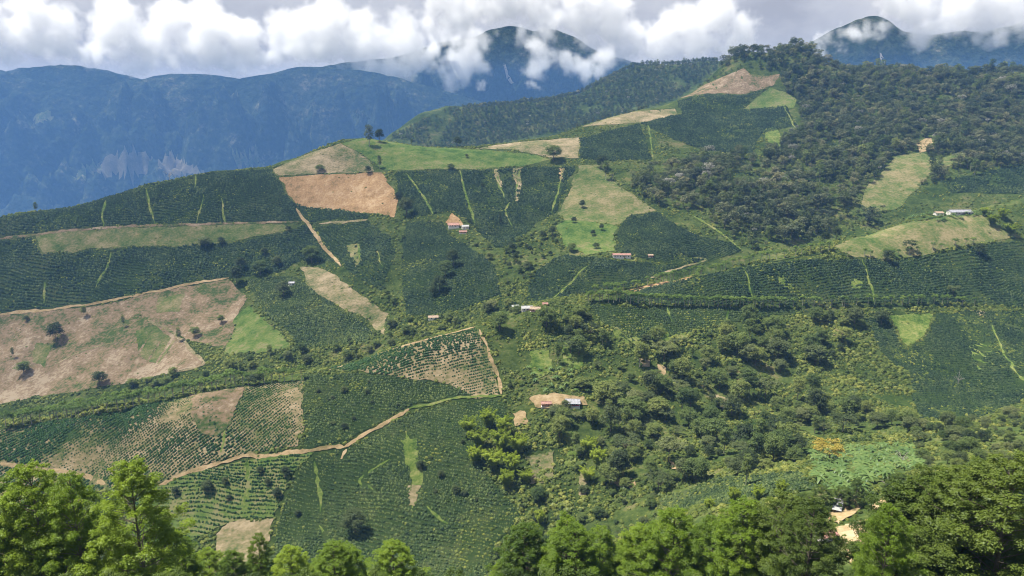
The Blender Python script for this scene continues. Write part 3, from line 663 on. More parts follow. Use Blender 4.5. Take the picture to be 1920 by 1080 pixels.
drape('landslip', [(944,120),(948,122),(954,142),(963,155),(958,158),(950,148)], M['scar'], 7150, 9000, 'thin pale landslip scar on the central cloudy mountain', 'landslip', spacing=40, field=range_b, lift=8, wob=2, step=4, mark=0)
drape('landslip', [(1649,98),(1653,102),(1660,120),(1656,126),(1651,110)], M['scar'], 6950, 8600, 'thin pale landslip scar on the right peak', 'landslip', spacing=40, field=range_d, lift=8, wob=2, step=4, mark=0)

# ------------------------------------------------------------------ plant shapes
def leaf_quads(rng, pos, nrm, length, width, curl=.15):
    """one pointed leaf spray (a kite of four corners) at each position, roughly facing nrm"""
    n = len(pos)
    nrm = nrm / np.maximum(1e-6, np.linalg.norm(nrm, axis=1))[:, None]
    r = rng.normal(size=(n, 3))
    t = np.cross(nrm, r); t /= np.maximum(1e-6, np.linalg.norm(t, axis=1))[:, None]
    b = np.cross(nrm, t)
    L = np.asarray(length)[..., None] * (.7 + .6 * rng.random((n, 1))); W = np.asarray(width)[..., None] * (.7 + .6 * rng.random((n, 1)))
    v = np.stack([pos - t * L * .5, pos - b * W * .5 + nrm * curl * L * .4, pos + t * L * .5, pos + b * W * .5 + nrm * curl * L * .4], 1)
    f = np.arange(n * 4).reshape(n, 4)
    return v.reshape(-1, 3), f
def puffs(rng, cen, rad, n_each, length, width, up=.75, flat=.8, face=.6, shell=.55):
    """leaf sprays spread through the outer part of many foliage clumps"""
    P = []; Nn = []
    for c, r, n in zip(cen, rad, n_each):
        d = rng.normal(size=(int(n), 3)); d /= np.linalg.norm(d, axis=1)[:, None]
        d[:, 2] = np.where(d[:, 2] < -.35, -d[:, 2] * .6, d[:, 2])
        rr = r * (shell + (1 - shell) * rng.random((int(n), 1)) ** .6) * (1 + .16 * rng.normal(size=(int(n), 1)))
        P.append(np.asarray(c) + d * rr * np.array([1, 1, flat]))
        nn = d * face + rng.normal(size=d.shape) * .42; nn[:, 2] += up
        Nn.append(nn)
    return leaf_quads(rng, np.concatenate(P), np.concatenate(Nn), length, width)
def tube(V, F, pts, rad, k=6):
    """tapered limb through points"""
    pts = [np.asarray(p, float) for p in pts]; base = len(V)
    for i, p in enumerate(pts):
        d = pts[min(i + 1, len(pts) - 1)] - pts[max(i - 1, 0)]; d /= max(1e-6, np.linalg.norm(d))
        a = np.cross(d, (1, 0, 0) if abs(d[0]) < .8 else (0, 1, 0)); a /= np.linalg.norm(a); b = np.cross(d, a)
        for q in range(k):
            t = 2 * math.pi * q / k
            V.append(p + (a * math.cos(t) + b * math.sin(t)) * rad[i])
    for i in range(len(pts) - 1):
        for q in range(k):
            F.append((base + i * k + q, base + i * k + (q + 1) % k, base + (i + 1) * k + (q + 1) % k, base + (i + 1) * k + q))
def tm(name, V, F, mat):
    me = mesh_from(name, np.array(V), np.array(F), smooth=True); me.materials.append(mat); return me
def lm(name, vf, mat):
    me = mesh_from(name, vf[0], vf[1]); me.materials.append(mat); return me

def tree_shape(seed, h=10.0, spread=4.2, base=.32, nclump=22, rc=(1.0, 1.7), leaves=90, leaf=.55, form='round', bark='bark', mat='mid_leaf', limbs=9, trunk=.2, flat=.8):
    rng = np.random.default_rng(seed)
    cen = []; rad = []
    for i in range(nclump):
        u = (i + .5) / nclump
        if form == 'round':
            z = base + (1 - base) * (.12 + .82 * u); s = math.sqrt(max(.05, 1 - ((u - .42) / .62) ** 2))
        elif form == 'umbrella':
            z = 1 - .24 * rng.random() ** 1.3 - .05; s = 1.0
        elif form == 'cone':
            z = base + (1 - base) * (.05 + .93 * u); s = max(.08, 1.05 - u * .98)
        elif form == 'tall':
            z = base + (1 - base) * (.08 + .86 * u); s = .55 + .45 * math.sin(math.pi * min(1, u * 1.1))
        a = i * 2.399 + rng.random() * .8; r = spread * s * math.sqrt(rng.random() * .75 + .08)
        zz = z * h
        if form == 'umbrella':
            zz -= .14 * h * (r / spread) ** 2
        cen.append((r * math.cos(a), r * math.sin(a), zz)); rad.append((rc[0] + (rc[1] - rc[0]) * rng.random()) * (.75 if form == 'cone' and u > .7 else 1))
    vf = puffs(rng, cen, rad, [leaves * (r / np.mean(rad)) ** 2 for r in rad], leaf, leaf * .62, flat=flat)
    V = []; F = []
    lean = rng.normal(size=2) * .02 * h
    top = base * h + (h - base * h) * (.55 if form != 'cone' else .9)
    pt = lambda q: np.array([lean[0] * q * q, lean[1] * q * q, top * q])
    tube(V, F, [pt(q) for q in (0, .06, .35, .7, 1)], [trunk * 1.5, trunk, trunk * .8, trunk * .55, trunk * .2])
    for i in rng.permutation(nclump)[:limbs]:
        c = np.array(cen[i]); q = min(.95, max(.25, (c[2] - .25 * h) / top)); s = pt(q * .85)
        tube(V, F, [s, (s + c) / 2 + np.array([0, 0, -.04 * h]), c], [trunk * .42, trunk * .28, trunk * .1], 5)
    return tm('trunk', V, F, M[bark]), lm('crown', vf, M[mat])

SHAPES = {}
def shape(key, *a, **k):
    SHAPES[key] = tree_shape(*a, **k)
for i, (mt) in enumerate(['dark_leaf', 'mid_leaf', 'mid_leaf', 'olive_leaf']):
    shape('round%d' % i, 100 + i, h=10, spread=3.8 + .35 * i, nclump=24 + i * 3, rc=(1.15, 1.9), mat=mt, leaves=120)
shape('umb0', 120, h=9, spread=5.2, base=.5, nclump=24, rc=(1.0, 1.5), form='umbrella', mat='olive_leaf', leaves=75, flat=.62)
shape('umb1', 121, h=9, spread=4.8, base=.5, nclump=22, rc=(1.0, 1.5), form='umbrella', mat='dark_leaf', leaves=75, flat=.62)
shape('umb2', 122, h=9, spread=5.0, base=.5, nclump=26, rc=(.9, 1.4), form='umbrella', mat='yellow_leaf', leaves=80, flat=.6)
shape('tall0', 130, h=16, spread=3.1, base=.25, nclump=26, rc=(1.2, 1.8), form='tall', mat='dark_leaf', leaves=80, bark='pale_bark')
shape('tall1', 131, h=14, spread=2.6, base=.35, nclump=22, rc=(1.0, 1.6), form='tall', mat='mid_leaf', leaves=80, bark='pale_bark')
shape('cone0', 140, h=12, spread=2.3, base=.08, nclump=30, rc=(.8, 1.2), form='cone', mat='dark_leaf', leaves=60)
shape('ave0', 150, h=9, spread=2.3, base=.7, nclump=11, rc=(.85, 1.3), form='umbrella', mat='avenue_leaf', leaves=60, leaf=.6, bark='pale_bark', trunk=.2, limbs=5, flat=.6)
shape('ave1', 151, h=9, spread=2.0, base=.68, nclump=10, rc=(.85, 1.3), form='umbrella', mat='avenue_leaf', leaves=60, leaf=.6, bark='pale_bark', trunk=.19, limbs=5, flat=.65)
# lighter shapes for the closed forest
FOREST = []
for i, (mt, fm, sp) in enumerate([('forest_leaf', 'round', 4.2), ('forest_leaf', 'round', 3.4), ('forest_leaf', 'umbrella', 4.8), ('dark_leaf', 'round', 3.8), ('olive_leaf', 'round', 4.0)]):
    FOREST.append(tree_shape(160 + i, h=11, spread=sp, nclump=15, rc=(1.3, 2.1), leaves=34, leaf=.95, form=fm, mat=mt, limbs=4))

FOREST.append(tree_shape(170, h=12, spread=4.4, nclump=16, rc=(1.2, 1.9), leaves=40, leaf=.9, form='umbrella', mat='pale_leaf', limbs=5, bark='pale_bark'))
FOREST.append(tree_shape(171, h=15, spread=3.6, nclump=18, rc=(1.2, 1.9), leaves=40, leaf=.9, form='tall', mat='mid_leaf', limbs=5, bark='pale_bark'))
def fg_tree(seed, h, spread, top, mat, leaves=190, leaf=.25, puffr=(.75, 1.3), n=80, cone=.8, bark='bark'):
    """near tree: many rounded feathery clumps on limbs around a straight stem"""
    rng = np.random.default_rng(seed)
    cen = []; rad = []; V = []; F = []
    wob = rng.normal(size=2) * .35
    stem = lambda z: np.array([wob[0] * math.sin(z / h * 2.5), wob[1] * math.sin(z / h * 2.1), z])
    tube(V, F, [stem(h * q) for q in (0, .02, .2, .4, .6, .8, .97)], [.32, .24, .2, .16, .12, .07, .02], 7)
    for i in range(n):
        u = ((i + .5) / n) ** .85
        z = h * (1 - top + top * u)
        env = spread * ((1 - u) ** cone * .95 + .10) * (.82 + .3 * math.sin(i * 1.7) * .5 + .2 * rng.random())
        env *= min(1, .55 + u * 2.2)
        a = i * 2.399 + rng.random() * .6
        r = env * (.38 + .62 * rng.random() ** .5)
        c = stem(z) + np.array([r * math.cos(a), r * math.sin(a), rng.normal() * .3])
        pr = (puffr[0] + (puffr[1] - puffr[0]) * rng.random()) * (1.05 - .45 * u)
        cen.append(c); rad.append(pr)
        if i % 2 == 0:
            s = stem(max(.5, z - .5 * r - .3))
            tube(V, F, [s, (s + c) / 2 + np.array([0, 0, .12]), c], [.06, .04, .015], 5)
        for q in range(2):                                     # little tufts round each clump break its outline
            d = rng.normal(size=3); d[2] = abs(d[2]) * .7; d /= np.linalg.norm(d)
            cen.append(c + d * pr * .85); rad.append(pr * .5)
    vf = puffs(rng, cen, rad, [max(24, leaves * (r / .8) ** 2) for r in rad], leaf, leaf * .42, up=.85, flat=.78, face=.5, shell=.35)
    return tm('trunk', V, F, M[bark]), lm('crown', vf, M[mat])
FG = {
 'cone': fg_tree(201, 17, 7.6, .9, 'euc_leaf', n=165, cone=.72),
 'round': fg_tree(202, 15, 7.0, .82, 'euc_leaf', n=130, cone=.62),
 'open': fg_tree(203, 15, 6.0, .72, 'euc_leaf', n=90, cone=.6),
 'dark': fg_tree(204, 15, 7.2, .86, 'euc_shade_dark_leaf', n=130, cone=.6),
 'dark2': fg_tree(205, 14, 7.6, .86, 'euc_shade_dark_leaf', n=130, cone=.42),
}
def bamboo_shape(seed, h=13, n=46, spread=3.2):
    rng = np.random.default_rng(seed)
    V = []; F = []; P = []; Nn = []
    for i in range(n):
        a = rng.random() * 6.283; lean = rng.random() ** .7 * spread; hh = h * (.65 + .4 * rng.random())
        d = np.array([math.cos(a), math.sin(a), 0]); b0 = d * rng.random() * 1.3
        pt = lambda q: b0 + d * lean * q ** 2.2 * 1.15 + np.array([0, 0, hh * (q - .16 * q ** 4)])
        tube(V, F, [pt(q) for q in (0, .3, .55, .75, .9, 1)], [.07, .065, .055, .04, .025, .01], 4)
        m = 190
        q = .30 + .70 * rng.random(m) ** .8
        c = np.array([pt(x) for x in q])
        w = .22 + .75 * np.sin(np.pi * np.clip((q - .2) / .85, 0, 1))
        c = c + rng.normal(size=c.shape) * w[:, None] * np.array([.5, .5, .38])
        nn = rng.normal(size=c.shape) * .5 + d * .4; nn[:, 2] += 1.3
        P.append(c); Nn.append(nn)
    return tm('culms', V, F, M['culm']), lm('foliage', leaf_quads(rng, np.concatenate(P), np.concatenate(Nn), .6, .2), M['bamboo_leaf'])
BAMBOO = [bamboo_shape(210), bamboo_shape(211, 11, 34, 4.0)]
def banana_shape(seed):
    rng = np.random.default_rng(seed)
    V = []; F = []
    tube(V, F, [(0, 0, 0), (.03, 0, 1.2), (.05, .02, 2.3)], [.17, .14, .08], 6)
    LV = []; LF = []
    for i in range(9):
        a = i * 2.4 + rng.random() * .5; L = 2.1 + rng.random() * .7; up = .35 + .65 * rng.random()
        d = np.array([math.cos(a), math.sin(a), 0]); s = np.array([-d[1], d[0], 0])
        b = len(LV); K = 6
        for k in range(K + 1):
            q = k / K
            c = np.array([0, 0, 2.2]) + d * L * (q * (1.05 - .35 * up * (1 - q))) + np.array([0, 0, up * 1.9 * q - 1.75 * q * q * (1.15 - .4 * up)])
            w = .34 * math.sin(math.pi * min(1, .08 + q * .9)) + .02
            LV += [c - s * w + np.array([0, 0, .12 * w]), c, c + s * w + np.array([0, 0, .12 * w])]
        for k in range(K):
            for j in (0, 1):
                o = b + k * 3 + j
                LF.append((o, o + 1, o + 4, o + 3))
    return tm('stem', V, F, M['culm']), lm('leaves', (np.array(LV), np.array(LF)), M['banana_leaf'])
BANANA = [banana_shape(220 + i) for i in range(3)]
def dead_shape(seed, h=8):
    rng = np.random.default_rng(seed)
    V = []; F = []; BV = []; BF = []
    tube(V, F, [(0, 0, 0), (.1, 0, h * .3), (.15, .1, h * .55), (.1, .2, h * .8)], [.28, .2, .14, .05], 6)
    for i in range(14):
        z = h * (.3 + .5 * rng.random()); a = rng.random() * 6.28; L = h * (.2 + .22 * rng.random())
        s = np.array([.13, .1, z]); d = np.array([math.cos(a), math.sin(a), .75])
        m = s + d * L * .5; t = s + d * L + np.array([0, 0, .1 * L])
        tube(BV, BF, [s, m, t], [.08, .06, .02], 4)
        for k in range(4):
            e_ = m + (t - m) * rng.random(); q = rng.normal(size=3) * .3 + d
            tube(BV, BF, [e_, e_ + q * L * .28, e_ + q * L * .45 + np.array([0, 0, .15])], [.04, .03, .012], 4)
    return tm('trunk', V, F, M['dead_wood']), tm('branches', BV, BF, M['dead_wood'])
DEAD = [dead_shape(230), dead_shape(231, 7)]
def bush_mesh(name, seed, mat, r=1.0, h=1.0, n=16, leaf=.9, core=True):
    """one shrub: a few overlapping leaf sprays over a faceted core"""
    rng = np.random.default_rng(seed)
    d = rng.normal(size=(n, 3)); d /= np.linalg.norm(d, axis=1)[:, None]; d[:, 2] = np.abs(d[:, 2])
    P = d * np.array([r * .85, r * .85, h * .9]) * (.75 + .35 * rng.random((n, 1)))
    nn = d + rng.normal(size=d.shape) * .35; nn[:, 2] += .6
    v, f = leaf_quads(rng, P, nn, leaf, leaf * .7)
    if core:
        k = 6; cv = []; cf = []
        for z, s in ((-.35, .6), (.35, .72), (.75, .42)):
            for q in range(k):
                t = 6.283 * (q + rng.random() * .4) / k
                cv.append((r * s * math.cos(t), r * s * math.sin(t), h * z))
        for a in range(2):
            for q in range(k):
                cf.append((a * k + q, a * k + (q + 1) % k, (a + 1) * k + (q + 1) % k, (a + 1) * k + q))
        cv.append((0, 0, h * .95)); cv.append((0.01, 0, h * .95))
        for q in range(0, k):
            cf.append((2 * k + q, 2 * k + (q + 1) % k, 3 * k, 3 * k + 1) if False else (2 * k + q, 2 * k + (q + 1) % k, 3 * k, 2 * k + q))
        cf = [c for c in cf if len(set(c)) == 4] + [(2 * k, 2 * k + 1, 2 * k + 2, 2 * k + 3), (2 * k, 2 * k + 3, 2 * k + 4, 2 * k + 5)]
        f = np.concatenate([f, np.array(cf) + len(v)]); v = np.concatenate([v, np.array(cv)])
    return lm(name, (v, f), M[mat])
BUSH = {
 'coffee': [bush_mesh('coffee_bush', 240 + i, 'coffee', 1.0, 1.7, 18, .85) for i in range(2)],
 'light': [bush_mesh('coffee_bush', 242, 'light_coffee', 1.0, 1.7, 18, .85)],
 'young': [bush_mesh('young_coffee_bush', 244 + i, 'young_coffee', .68, 1.15, 14, .6) for i in range(2)],
 'shrub': [bush_mesh('shrub', 248 + i, 'shrub', 1.2, 1.2, 30, .75) for i in range(3)],
}

def low_bush(seed, mat):
    rng = np.random.default_rng(seed); cen = []; rad = []
    for i in range(9):
        a = rng.random() * 6.28; r = 1.1 * rng.random() ** .6
        cen.append((r * math.cos(a), r * math.sin(a), .45 + .7 * rng.random())); rad.append(.45 + .3 * rng.random())
    return lm('shrub', puffs(rng, cen, rad, [190] * 9, .2, .1, up=.8, flat=.8, face=.5, shell=.4), M[mat])
NEAR_BUSH = [low_bush(260, 'euc_leaf'), low_bush(261, 'euc_shade_dark_leaf')]
# many alike plants of one mass: instances on points, one object
def mass(name, mesh, pts, scl, label, cat, zs=None):
    pts = np.asarray(pts, np.float32)
    me = bpy.data.meshes.new(name); me.vertices.add(len(pts)); me.vertices.foreach_set('co', pts.ravel())
    a = me.attributes.new('scl', 'FLOAT_VECTOR', 'POINT')
    zs = scl if zs is None else zs
    a.data.foreach_set('vector', np.stack([scl, scl, zs], 1).astype(np.float32).ravel())
    b = me.attributes.new('rot', 'FLOAT_VECTOR', 'POINT')
    rot = np.zeros((len(pts), 3), np.float32); rot[:, 2] = RNG.random(len(pts)) * 6.283; rot[:, :2] = RNG.normal(size=(len(pts), 2)) * .06
    b.data.foreach_set('vector', rot.ravel())
    ob = link(name, me, None, kind='stuff', label=label, cat=cat)
    src = bpy.data.objects.new(name + '_shape', mesh)          # shape only, never linked to the scene
    ng = bpy.data.node_groups.new('scatter', 'GeometryNodeTree')
    ng.interface.new_socket('Geometry', in_out='INPUT', socket_type='NodeSocketGeometry')
    ng.interface.new_socket('Geometry', in_out='OUTPUT', socket_type='NodeSocketGeometry')
    gi = ng.nodes.new('NodeGroupInput'); go = ng.nodes.new('NodeGroupOutput')
    ip = ng.nodes.new('GeometryNodeInstanceOnPoints'); oi = ng.nodes.new('GeometryNodeObjectInfo')
    oi.inputs[0].default_value = src
    try:
        oi.inputs['As Instance'].default_value = True
    except Exception:
        pass
    n1 = ng.nodes.new('GeometryNodeInputNamedAttribute'); n1.data_type = 'FLOAT_VECTOR'; n1.inputs[0].default_value = 'scl'
    n2 = ng.nodes.new('GeometryNodeInputNamedAttribute'); n2.data_type = 'FLOAT_VECTOR'; n2.inputs[0].default_value = 'rot'
    er = ng.nodes.new('FunctionNodeEulerToRotation')
    L = ng.links.new
    L(gi.outputs[0], ip.inputs['Points']); L(oi.outputs['Geometry'], ip.inputs['Instance'])
    L(n2.outputs[0], er.inputs[0]); L(er.outputs[0], ip.inputs['Rotation']); L(n1.outputs[0], ip.inputs['Scale'])
    L(ip.outputs[0], go.inputs[0])
    md = ob.modifiers.new('scatter', 'NODES'); md.node_group = ng
    return ob
def joined(tr):
    """trunk and crown of a forest shape as one mesh, for the mass of the forest"""
    a, b = tr
    va = np.zeros(len(a.vertices) * 3, np.float32); a.vertices.foreach_get('co', va); vb = np.zeros(len(b.vertices) * 3, np.float32); b.vertices.foreach_get('co', vb)
    fa = np.array([p.vertices[:] for p in a.polygons]); fb = np.array([p.vertices[:] for p in b.polygons]) + len(a.vertices)
    me = mesh_from('forest_tree', np.concatenate([va.reshape(-1, 3), vb.reshape(-1, 3)]), np.concatenate([fa, fb]))
    me.materials.append(a.materials[0]); me.materials.append(b.materials[0])
    mi = np.zeros(len(me.polygons), np.int32); mi[len(fa):] = 1; me.polygons.foreach_set('material_index', mi)
    return me

# ------------------------------------------------------------------ coffee rows in the fields
def rows_in(poly, along, across, jit=.2, angle=None, wave=1.5):
    c = poly.mean(0)
    if angle is None:                                          # rows follow the contour
        e_ = 15.0
        gx = H(c[0] + e_, c[1]) - H(c[0] - e_, c[1]); gy = H(c[0], c[1] + e_) - H(c[0], c[1] - e_)
        angle = math.atan2(-gx, gy)
        angle = max(-.9, min(.9, angle))
    ca, sa = math.cos(angle), math.sin(angle)
    q = poly - c
    U = q[:, 0] * ca + q[:, 1] * sa; V = -q[:, 0] * sa + q[:, 1] * ca
    u, v = np.meshgrid(np.arange(U.min() - 4, U.max() + 4, along), np.arange(V.min() - 6, V.max() + 6, across))
    u = u + (np.arange(u.shape[0])[:, None] % 2) * along * .5
    u = u.ravel(); v = v.ravel()
    v = v + wave * fbm(u, v, 40, 2, 51) * 2
    u = u + RNG.normal(size=u.shape) * jit * along; v = v + RNG.normal(size=u.shape) * jit * .5 * across
    x = c[0] + u * ca - v * sa; y = c[1] + u * sa + v * ca
    k = inside(x, y, poly)
    x, y = x[k], y[k]
    k = mask_at(x, y) == 1
    return x[k], y[k]
WEED = []
for key, where in (('c1', 'along the left hilltop'), ('c3', 'below the long pasture strip on the left'), ('c4', 'right of the steep dirt path'), ('c7', 'between the two brown fields'), ('c13', 'above the red roofed farm'), ('c14', 'on the rounded nose below the red roofed farm'), ('c16', 'right of the long white house'),
                   ('c17', 'below the long white house'), ('c18', 'right of the central hilltop'), ('c19', 'under the small green triangle'), ('c22', 'under the bare field below the peak'), ('c28', 'at the right edge above the farm'), ('c30', 'above the lower avenue on the right'),
                   ('c31', 'just below the lower avenue'), ('c33', 'at the right edge below the avenue'), ('c35', 'left of the winding road'), ('c36', 'below the winding road at the centre'), ('c38', 'below the lower left dirt road'), ('c40', 'in the small plot above the foreground trees')):
    poly, y0, y1 = FIELDS[key]
    ym = poly[:, 1].mean()
    s = 1.0 if ym < 640 else 1.2 if ym < 900 else 1.5
    al, ac = 1.35 * s, (2.5 if key != 'c38' else 2.8) * s
    x, y = rows_in(poly, al, ac)
    keep = RNG.random(len(x)) > np.clip((fbm(x, y, 24, 4, 77) - .2) * 1.2, .02, .8)
    WEED.append(np.stack([x[~keep], y[~keep]], 1))
    x, y = x[keep], y[keep]
    z = H(x, y) + .1
    sc = s * (.75 + .45 * RNG.random(len(x)) ** 1.5) * (1 + .2 * fbm(x, y, 26, 2, 91))
    if key == 'c38':
        sc *= .8
    h = len(x) // 2
    p = RNG.permutation(len(x))
    mass('coffee_bushes', BUSH['young' if key == 'c38' else 'light' if key in ('c35', 'c36', 'c31', 'c40', 'c7') else 'coffee'][0], np.column_stack([x, y, z])[p], (sc * (1.55 if key == 'c38' else 1))[p], 'rows of coffee bushes ' + where, 'coffee bushes')
for key, where, ang in (('y34', 'in the triangular field at the centre', .25), ('y37', 'on tan soil at the lower left', .9)):
    poly, y0, y1 = FIELDS[key]
    x, y = rows_in(poly, 1.5, 2.7, .12, ang, wave=.8)
    n = fbm(x, y, 35, 3, 66)
    keep = (RNG.random(len(x)) > np.clip((.06 if key == 'y37' else .22) + (n - .45) * 1.1, .05 if key == 'y37' else .2, .85)) & ~(inside(x, y, FIELDS['bare37'][0]) & (RNG.random(len(x)) < .8))
    x, y, n = x[keep], y[keep], n[keep]
    sc = (1.0 + .5 * RNG.random(len(x))) * np.clip(1.1 - n * .4, .6, 1.6)
    mass('young_coffee_bushes', BUSH['young'][1], np.column_stack([x, y, H(x, y) + .15]), sc, 'rows of young coffee bushes ' + where, 'coffee bushes')
WEED = np.concatenate(WEED)
mass('weeds', BUSH['shrub'][1], np.column_stack([WEED, H(WEED[:, 0], WEED[:, 1]) + .1]), .45 + .9 * RNG.random(len(WEED)) ** 2, 'light green weeds in the gaps of the coffee fields', 'weeds')

# ------------------------------------------------------------------ single trees
TREES = [0]
def put(shp, loc, sx, sz, label, cat='tree', name='tree', group=None, rz=None, parts=('trunk', 'crown'), yaw_tilt=0):
    r = bpy.data.objects.new(name, None); COL.objects.link(r)
    r.empty_display_size = .5
    r.location = loc; r.rotation_euler = (0, 0, RNG.random() * 6.283 if rz is None else rz); r.scale = (sx, sx, sz)
    r['label'] = label; r['category'] = cat
    if group:
        r['group'] = group
    for nm, me in zip(parts, shp):
        c = bpy.data.objects.new(nm, me); COL.objects.link(c); c.parent = r
    TREES[0] += 1
    return r
SHH = {'round': 10, 'umb': 9, 'tall': 15, 'cone': 12, 'ave': 9}
def tree_at(key, px, py, hpx, label, y0=330, y1=1300, wide=1.0, group=None, name='tree', cat='tree', sink=.3):
    p = hit(px, py, y0, y1)[0]
    h = hpx * p[1] / (FPX * .97)
    k = h / {'round': 11, 'umb0': 9.5, 'tall': 16, 'cone': 12}.get(key[:-1], 10)
    put(SHAPES[key], (p[0], p[1], p[2] - sink), k * wide, k, label, cat, name, group)
T = [
 ('tall0',693,274,38,1.1,'tall dark tree standing highest on the central hilltop',900,1230),('round0',712,266,24,1.0,'smaller dark tree right of the tall hilltop tree',900,1230),('round0',858,274,20,1.1,'round dark tree on the skyline of the green hilltop',900,1230),
 ('tall1',772,270,16,.9,'thin tree on the hilltop pasture skyline',900,1230),('tall1',68,400,24,.9,'slim dark tree on the far left skyline',900,1100),
 ('round0',106,640,40,1.05,'large round dark tree alone on the brown field',690,950),('tall1',232,614,28,.8,'narrow tree in the upper middle of the brown field',690,950),('round1',366,632,22,1.1,'small round tree right of the middle of the brown field',690,950),
 ('tall1',336,642,34,.9,'leafy tree beside the diagonal track on the brown field',690,950),('tall1',25,672,26,.7,'thin crooked tree at the left edge of the brown field',690,950),('round1',45,702,28,1.2,'bushy tree low on the left of the brown field',690,950),
 ('round2',415,606,18,1.0,'small grey green tree near the pasture corner',690,950),('round0',50,602,12,1.2,'small dark bush tree at the top left of the brown field',690,950),('round1',158,594,24,.6,'small upright tree on the top edge of the brown field',690,950),('round0',188,722,30,1.3,'bushy tree at the bottom of the brown field',690,950),
 ('tall0',712,316,24,1.0,'dark tree below the hilltop pasture by the orange field',900,1230),('round0',690,326,16,1.1,'small dark tree at the corner of the orange field',900,1230),('round2',600,322,14,1.5,'low tree between the tan and orange fields',900,1230),
 ('round2',1038,302,30,1.25,'broad tree between the tan field and the hilltop pasture',950,1300),('tall1',1136,338,40,1.0,'tall grey tree above the half dry pasture',950,1200),('round0',1128,316,26,1.2,'dark bushy tree at the top of the half dry pasture',950,1200),
 ('round0',532,556,32,1.2,'dark tree shading the small white house',690,960),('round0',444,534,38,.9,'dark tree at the upper right corner of the brown field',690,960),('round0',452,506,26,1.1,'second dark tree above the brown field corner',690,980),
 ('round1',488,516,30,1.2,'round tree in the coffee left of the small white house',690,980),('round2',584,492,34,1.25,'pale spreading tree above the terraced tan field',690,980),('round0',520,500,22,1.1,'dark tree in the coffee above the small white house',690,980),
 ('round3',385,464,22,1.4,'brownish tree at the lower edge of the pasture strip',850,1080),('round0',415,459,16,1.3,'dark low tree right of the brownish tree by the pasture strip',850,1080),('round0',541,434,12,1.2,'small dark tree at the end of the pasture strip',850,1080),('round0',496,478,16,1.2,'small dark tree in the coffee under the pasture strip',850,1080),
 ('round0',762,404,36,1.0,'dark tree at the corner of the orange field',880,1100),('round0',748,384,26,1.0,'dark tree beside the orange field edge',880,1100),('cone0',938,419,22,.9,'single dark conical tree in the central coffee',860,1100),
 ('round0',850,500,36,1.0,'dark tree on the nose field below the farm',700,960),('round1',835,520,34,1.0,'second tree on the nose field below the farm',700,960),('round0',824,548,36,1.1,'lowest tree on the nose field below the farm',700,960),('round0',812,556,22,1.0,'small dark tree at the foot of the nose field',700,960),
 ('round0',1092,390,16,1.0,'dark tree in the middle of the half dry pasture',880,1100),('round0',1076,418,12,1.2,'small bush tree at the top of the bright pasture',780,1000),('round0',1112,442,12,1.2,'small dark tree in the bright pasture',780,1000),('round0',1128,432,14,.9,'thin small tree right in the bright pasture',780,1000),('round1',1072,472,18,1.2,'rounded tree at the lower left of the bright pasture',780,1000),('round0',1118,466,12,1.5,'low dark tree at the bottom of the bright pasture',780,1000),
 ('round0',666,1002,60,1.15,'large very dark round tree low in the central coffee',340,480),('round0',390,924,30,1.2,'dark tree in the light coffee below the road',380,500),('round0',422,910,20,1.0,'small dark tree right beside the road at lower left',380,500),('round0',330,930,22,1.0,'dark tree beside the big foreground tree',380,500),
 ('round0',430,938,14,1.3,'small low dark tree in the light coffee',380,500),('round0',488,890,20,1.0,'left dark tree of three at the edge of the light coffee',380,520),('round0',502,912,20,.9,'middle dark tree of three at the edge of the light coffee',380,520),('round0',536,896,28,1.0,'right dark tree of three at the edge of the light coffee',380,520),('round0',520,932,22,1.2,'dark round tree on the edge of the light and dark coffee',380,520),('round0',559,968,16,1.2,'small dark tree in the left of the lower coffee',360,520),
 ('umb2',1553,872,58,1.15,'yellow flowering tree with a flat crown above the bananas',330,520),('tall1',1398,912,80,.9,'tall green tree with a bare white trunk at the lower right',270,420),('round0',1664,492,26,1.2,'dark tree at the edge of the right pasture knoll',680,800),('umb1',1705,476,30,.9,'flat topped tree on the lower edge of the right pasture knoll',660,800),
 ('round0',1836,480,26,1.2,'dark tree right of the pasture knoll',660,800),('umb0',1786,556,26,1.0,'flat topped olive tree in the lower avenue',600,760),('round0',1652,610,32,1.2,'dark tree just under the lower avenue',560,720),('round0',1568,450,26,.9,'dark tree on the right spur skyline',680,800),('round0',1548,440,22,1.0,'dark tree left on the right spur skyline',680,800),
 ('round0',1060,775,30,1.0,'dark tree just left of the lower farmhouse',440,560),('tall1',1046,682,46,.8,'tree in the wood above the lower farmhouse',500,640),('round0',480,722,26,1.6,'very dark spreading tree on the left avenue crest',500,600),
 ('round2',845,318,12,1.5,'low tree at the bottom of the hilltop pasture',1000,1230),('round0',875,296,8,1.2,'small dark bush on the hilltop pasture',1000,1230),('round0',905,352,10,1.1,'small tree in the central coffee near the top',900,1150),('round0',880,420,10,1.2,'small tree right of the red roofed farm',860,1080),
]
for key, px, py, hp, wd, lab, y0, y1 in T:
    tree_at(key, px, py, hp, lab, y0, y1, wd)
put(DEAD[0], tuple(hit(1796, 722, 470, 640)[0] - [0, 0, .2]), 1.3, 1.2, 'leafless white tree in the dark coffee at the right', 'tree', 'bare_tree', parts=('trunk', 'branches'))
put(DEAD[1], tuple(hit(1660, 926, 200, 320)[0] - [0, 0, .2]), .9, .8, 'leafless grey tree beside the dirt drive at lower right', 'tree', 'bare_tree', parts=('trunk', 'branches'))
put(DEAD[0], tuple(hit(1160, 872, 330, 520)[0] - [0, 0, .2]), .6, .6, 'small leafless tree between bamboo and the wood', 'tree', 'bare_tree', parts=('trunk', 'branches'))
put(DEAD[1], tuple(hit(1148, 338, 900, 1150)[0] - [0, 0, .2]), 1.4, 1.3, 'bare pale tree right of the tall grey tree above the pasture', 'tree', 'bare_tree', parts=('trunk', 'branches'))
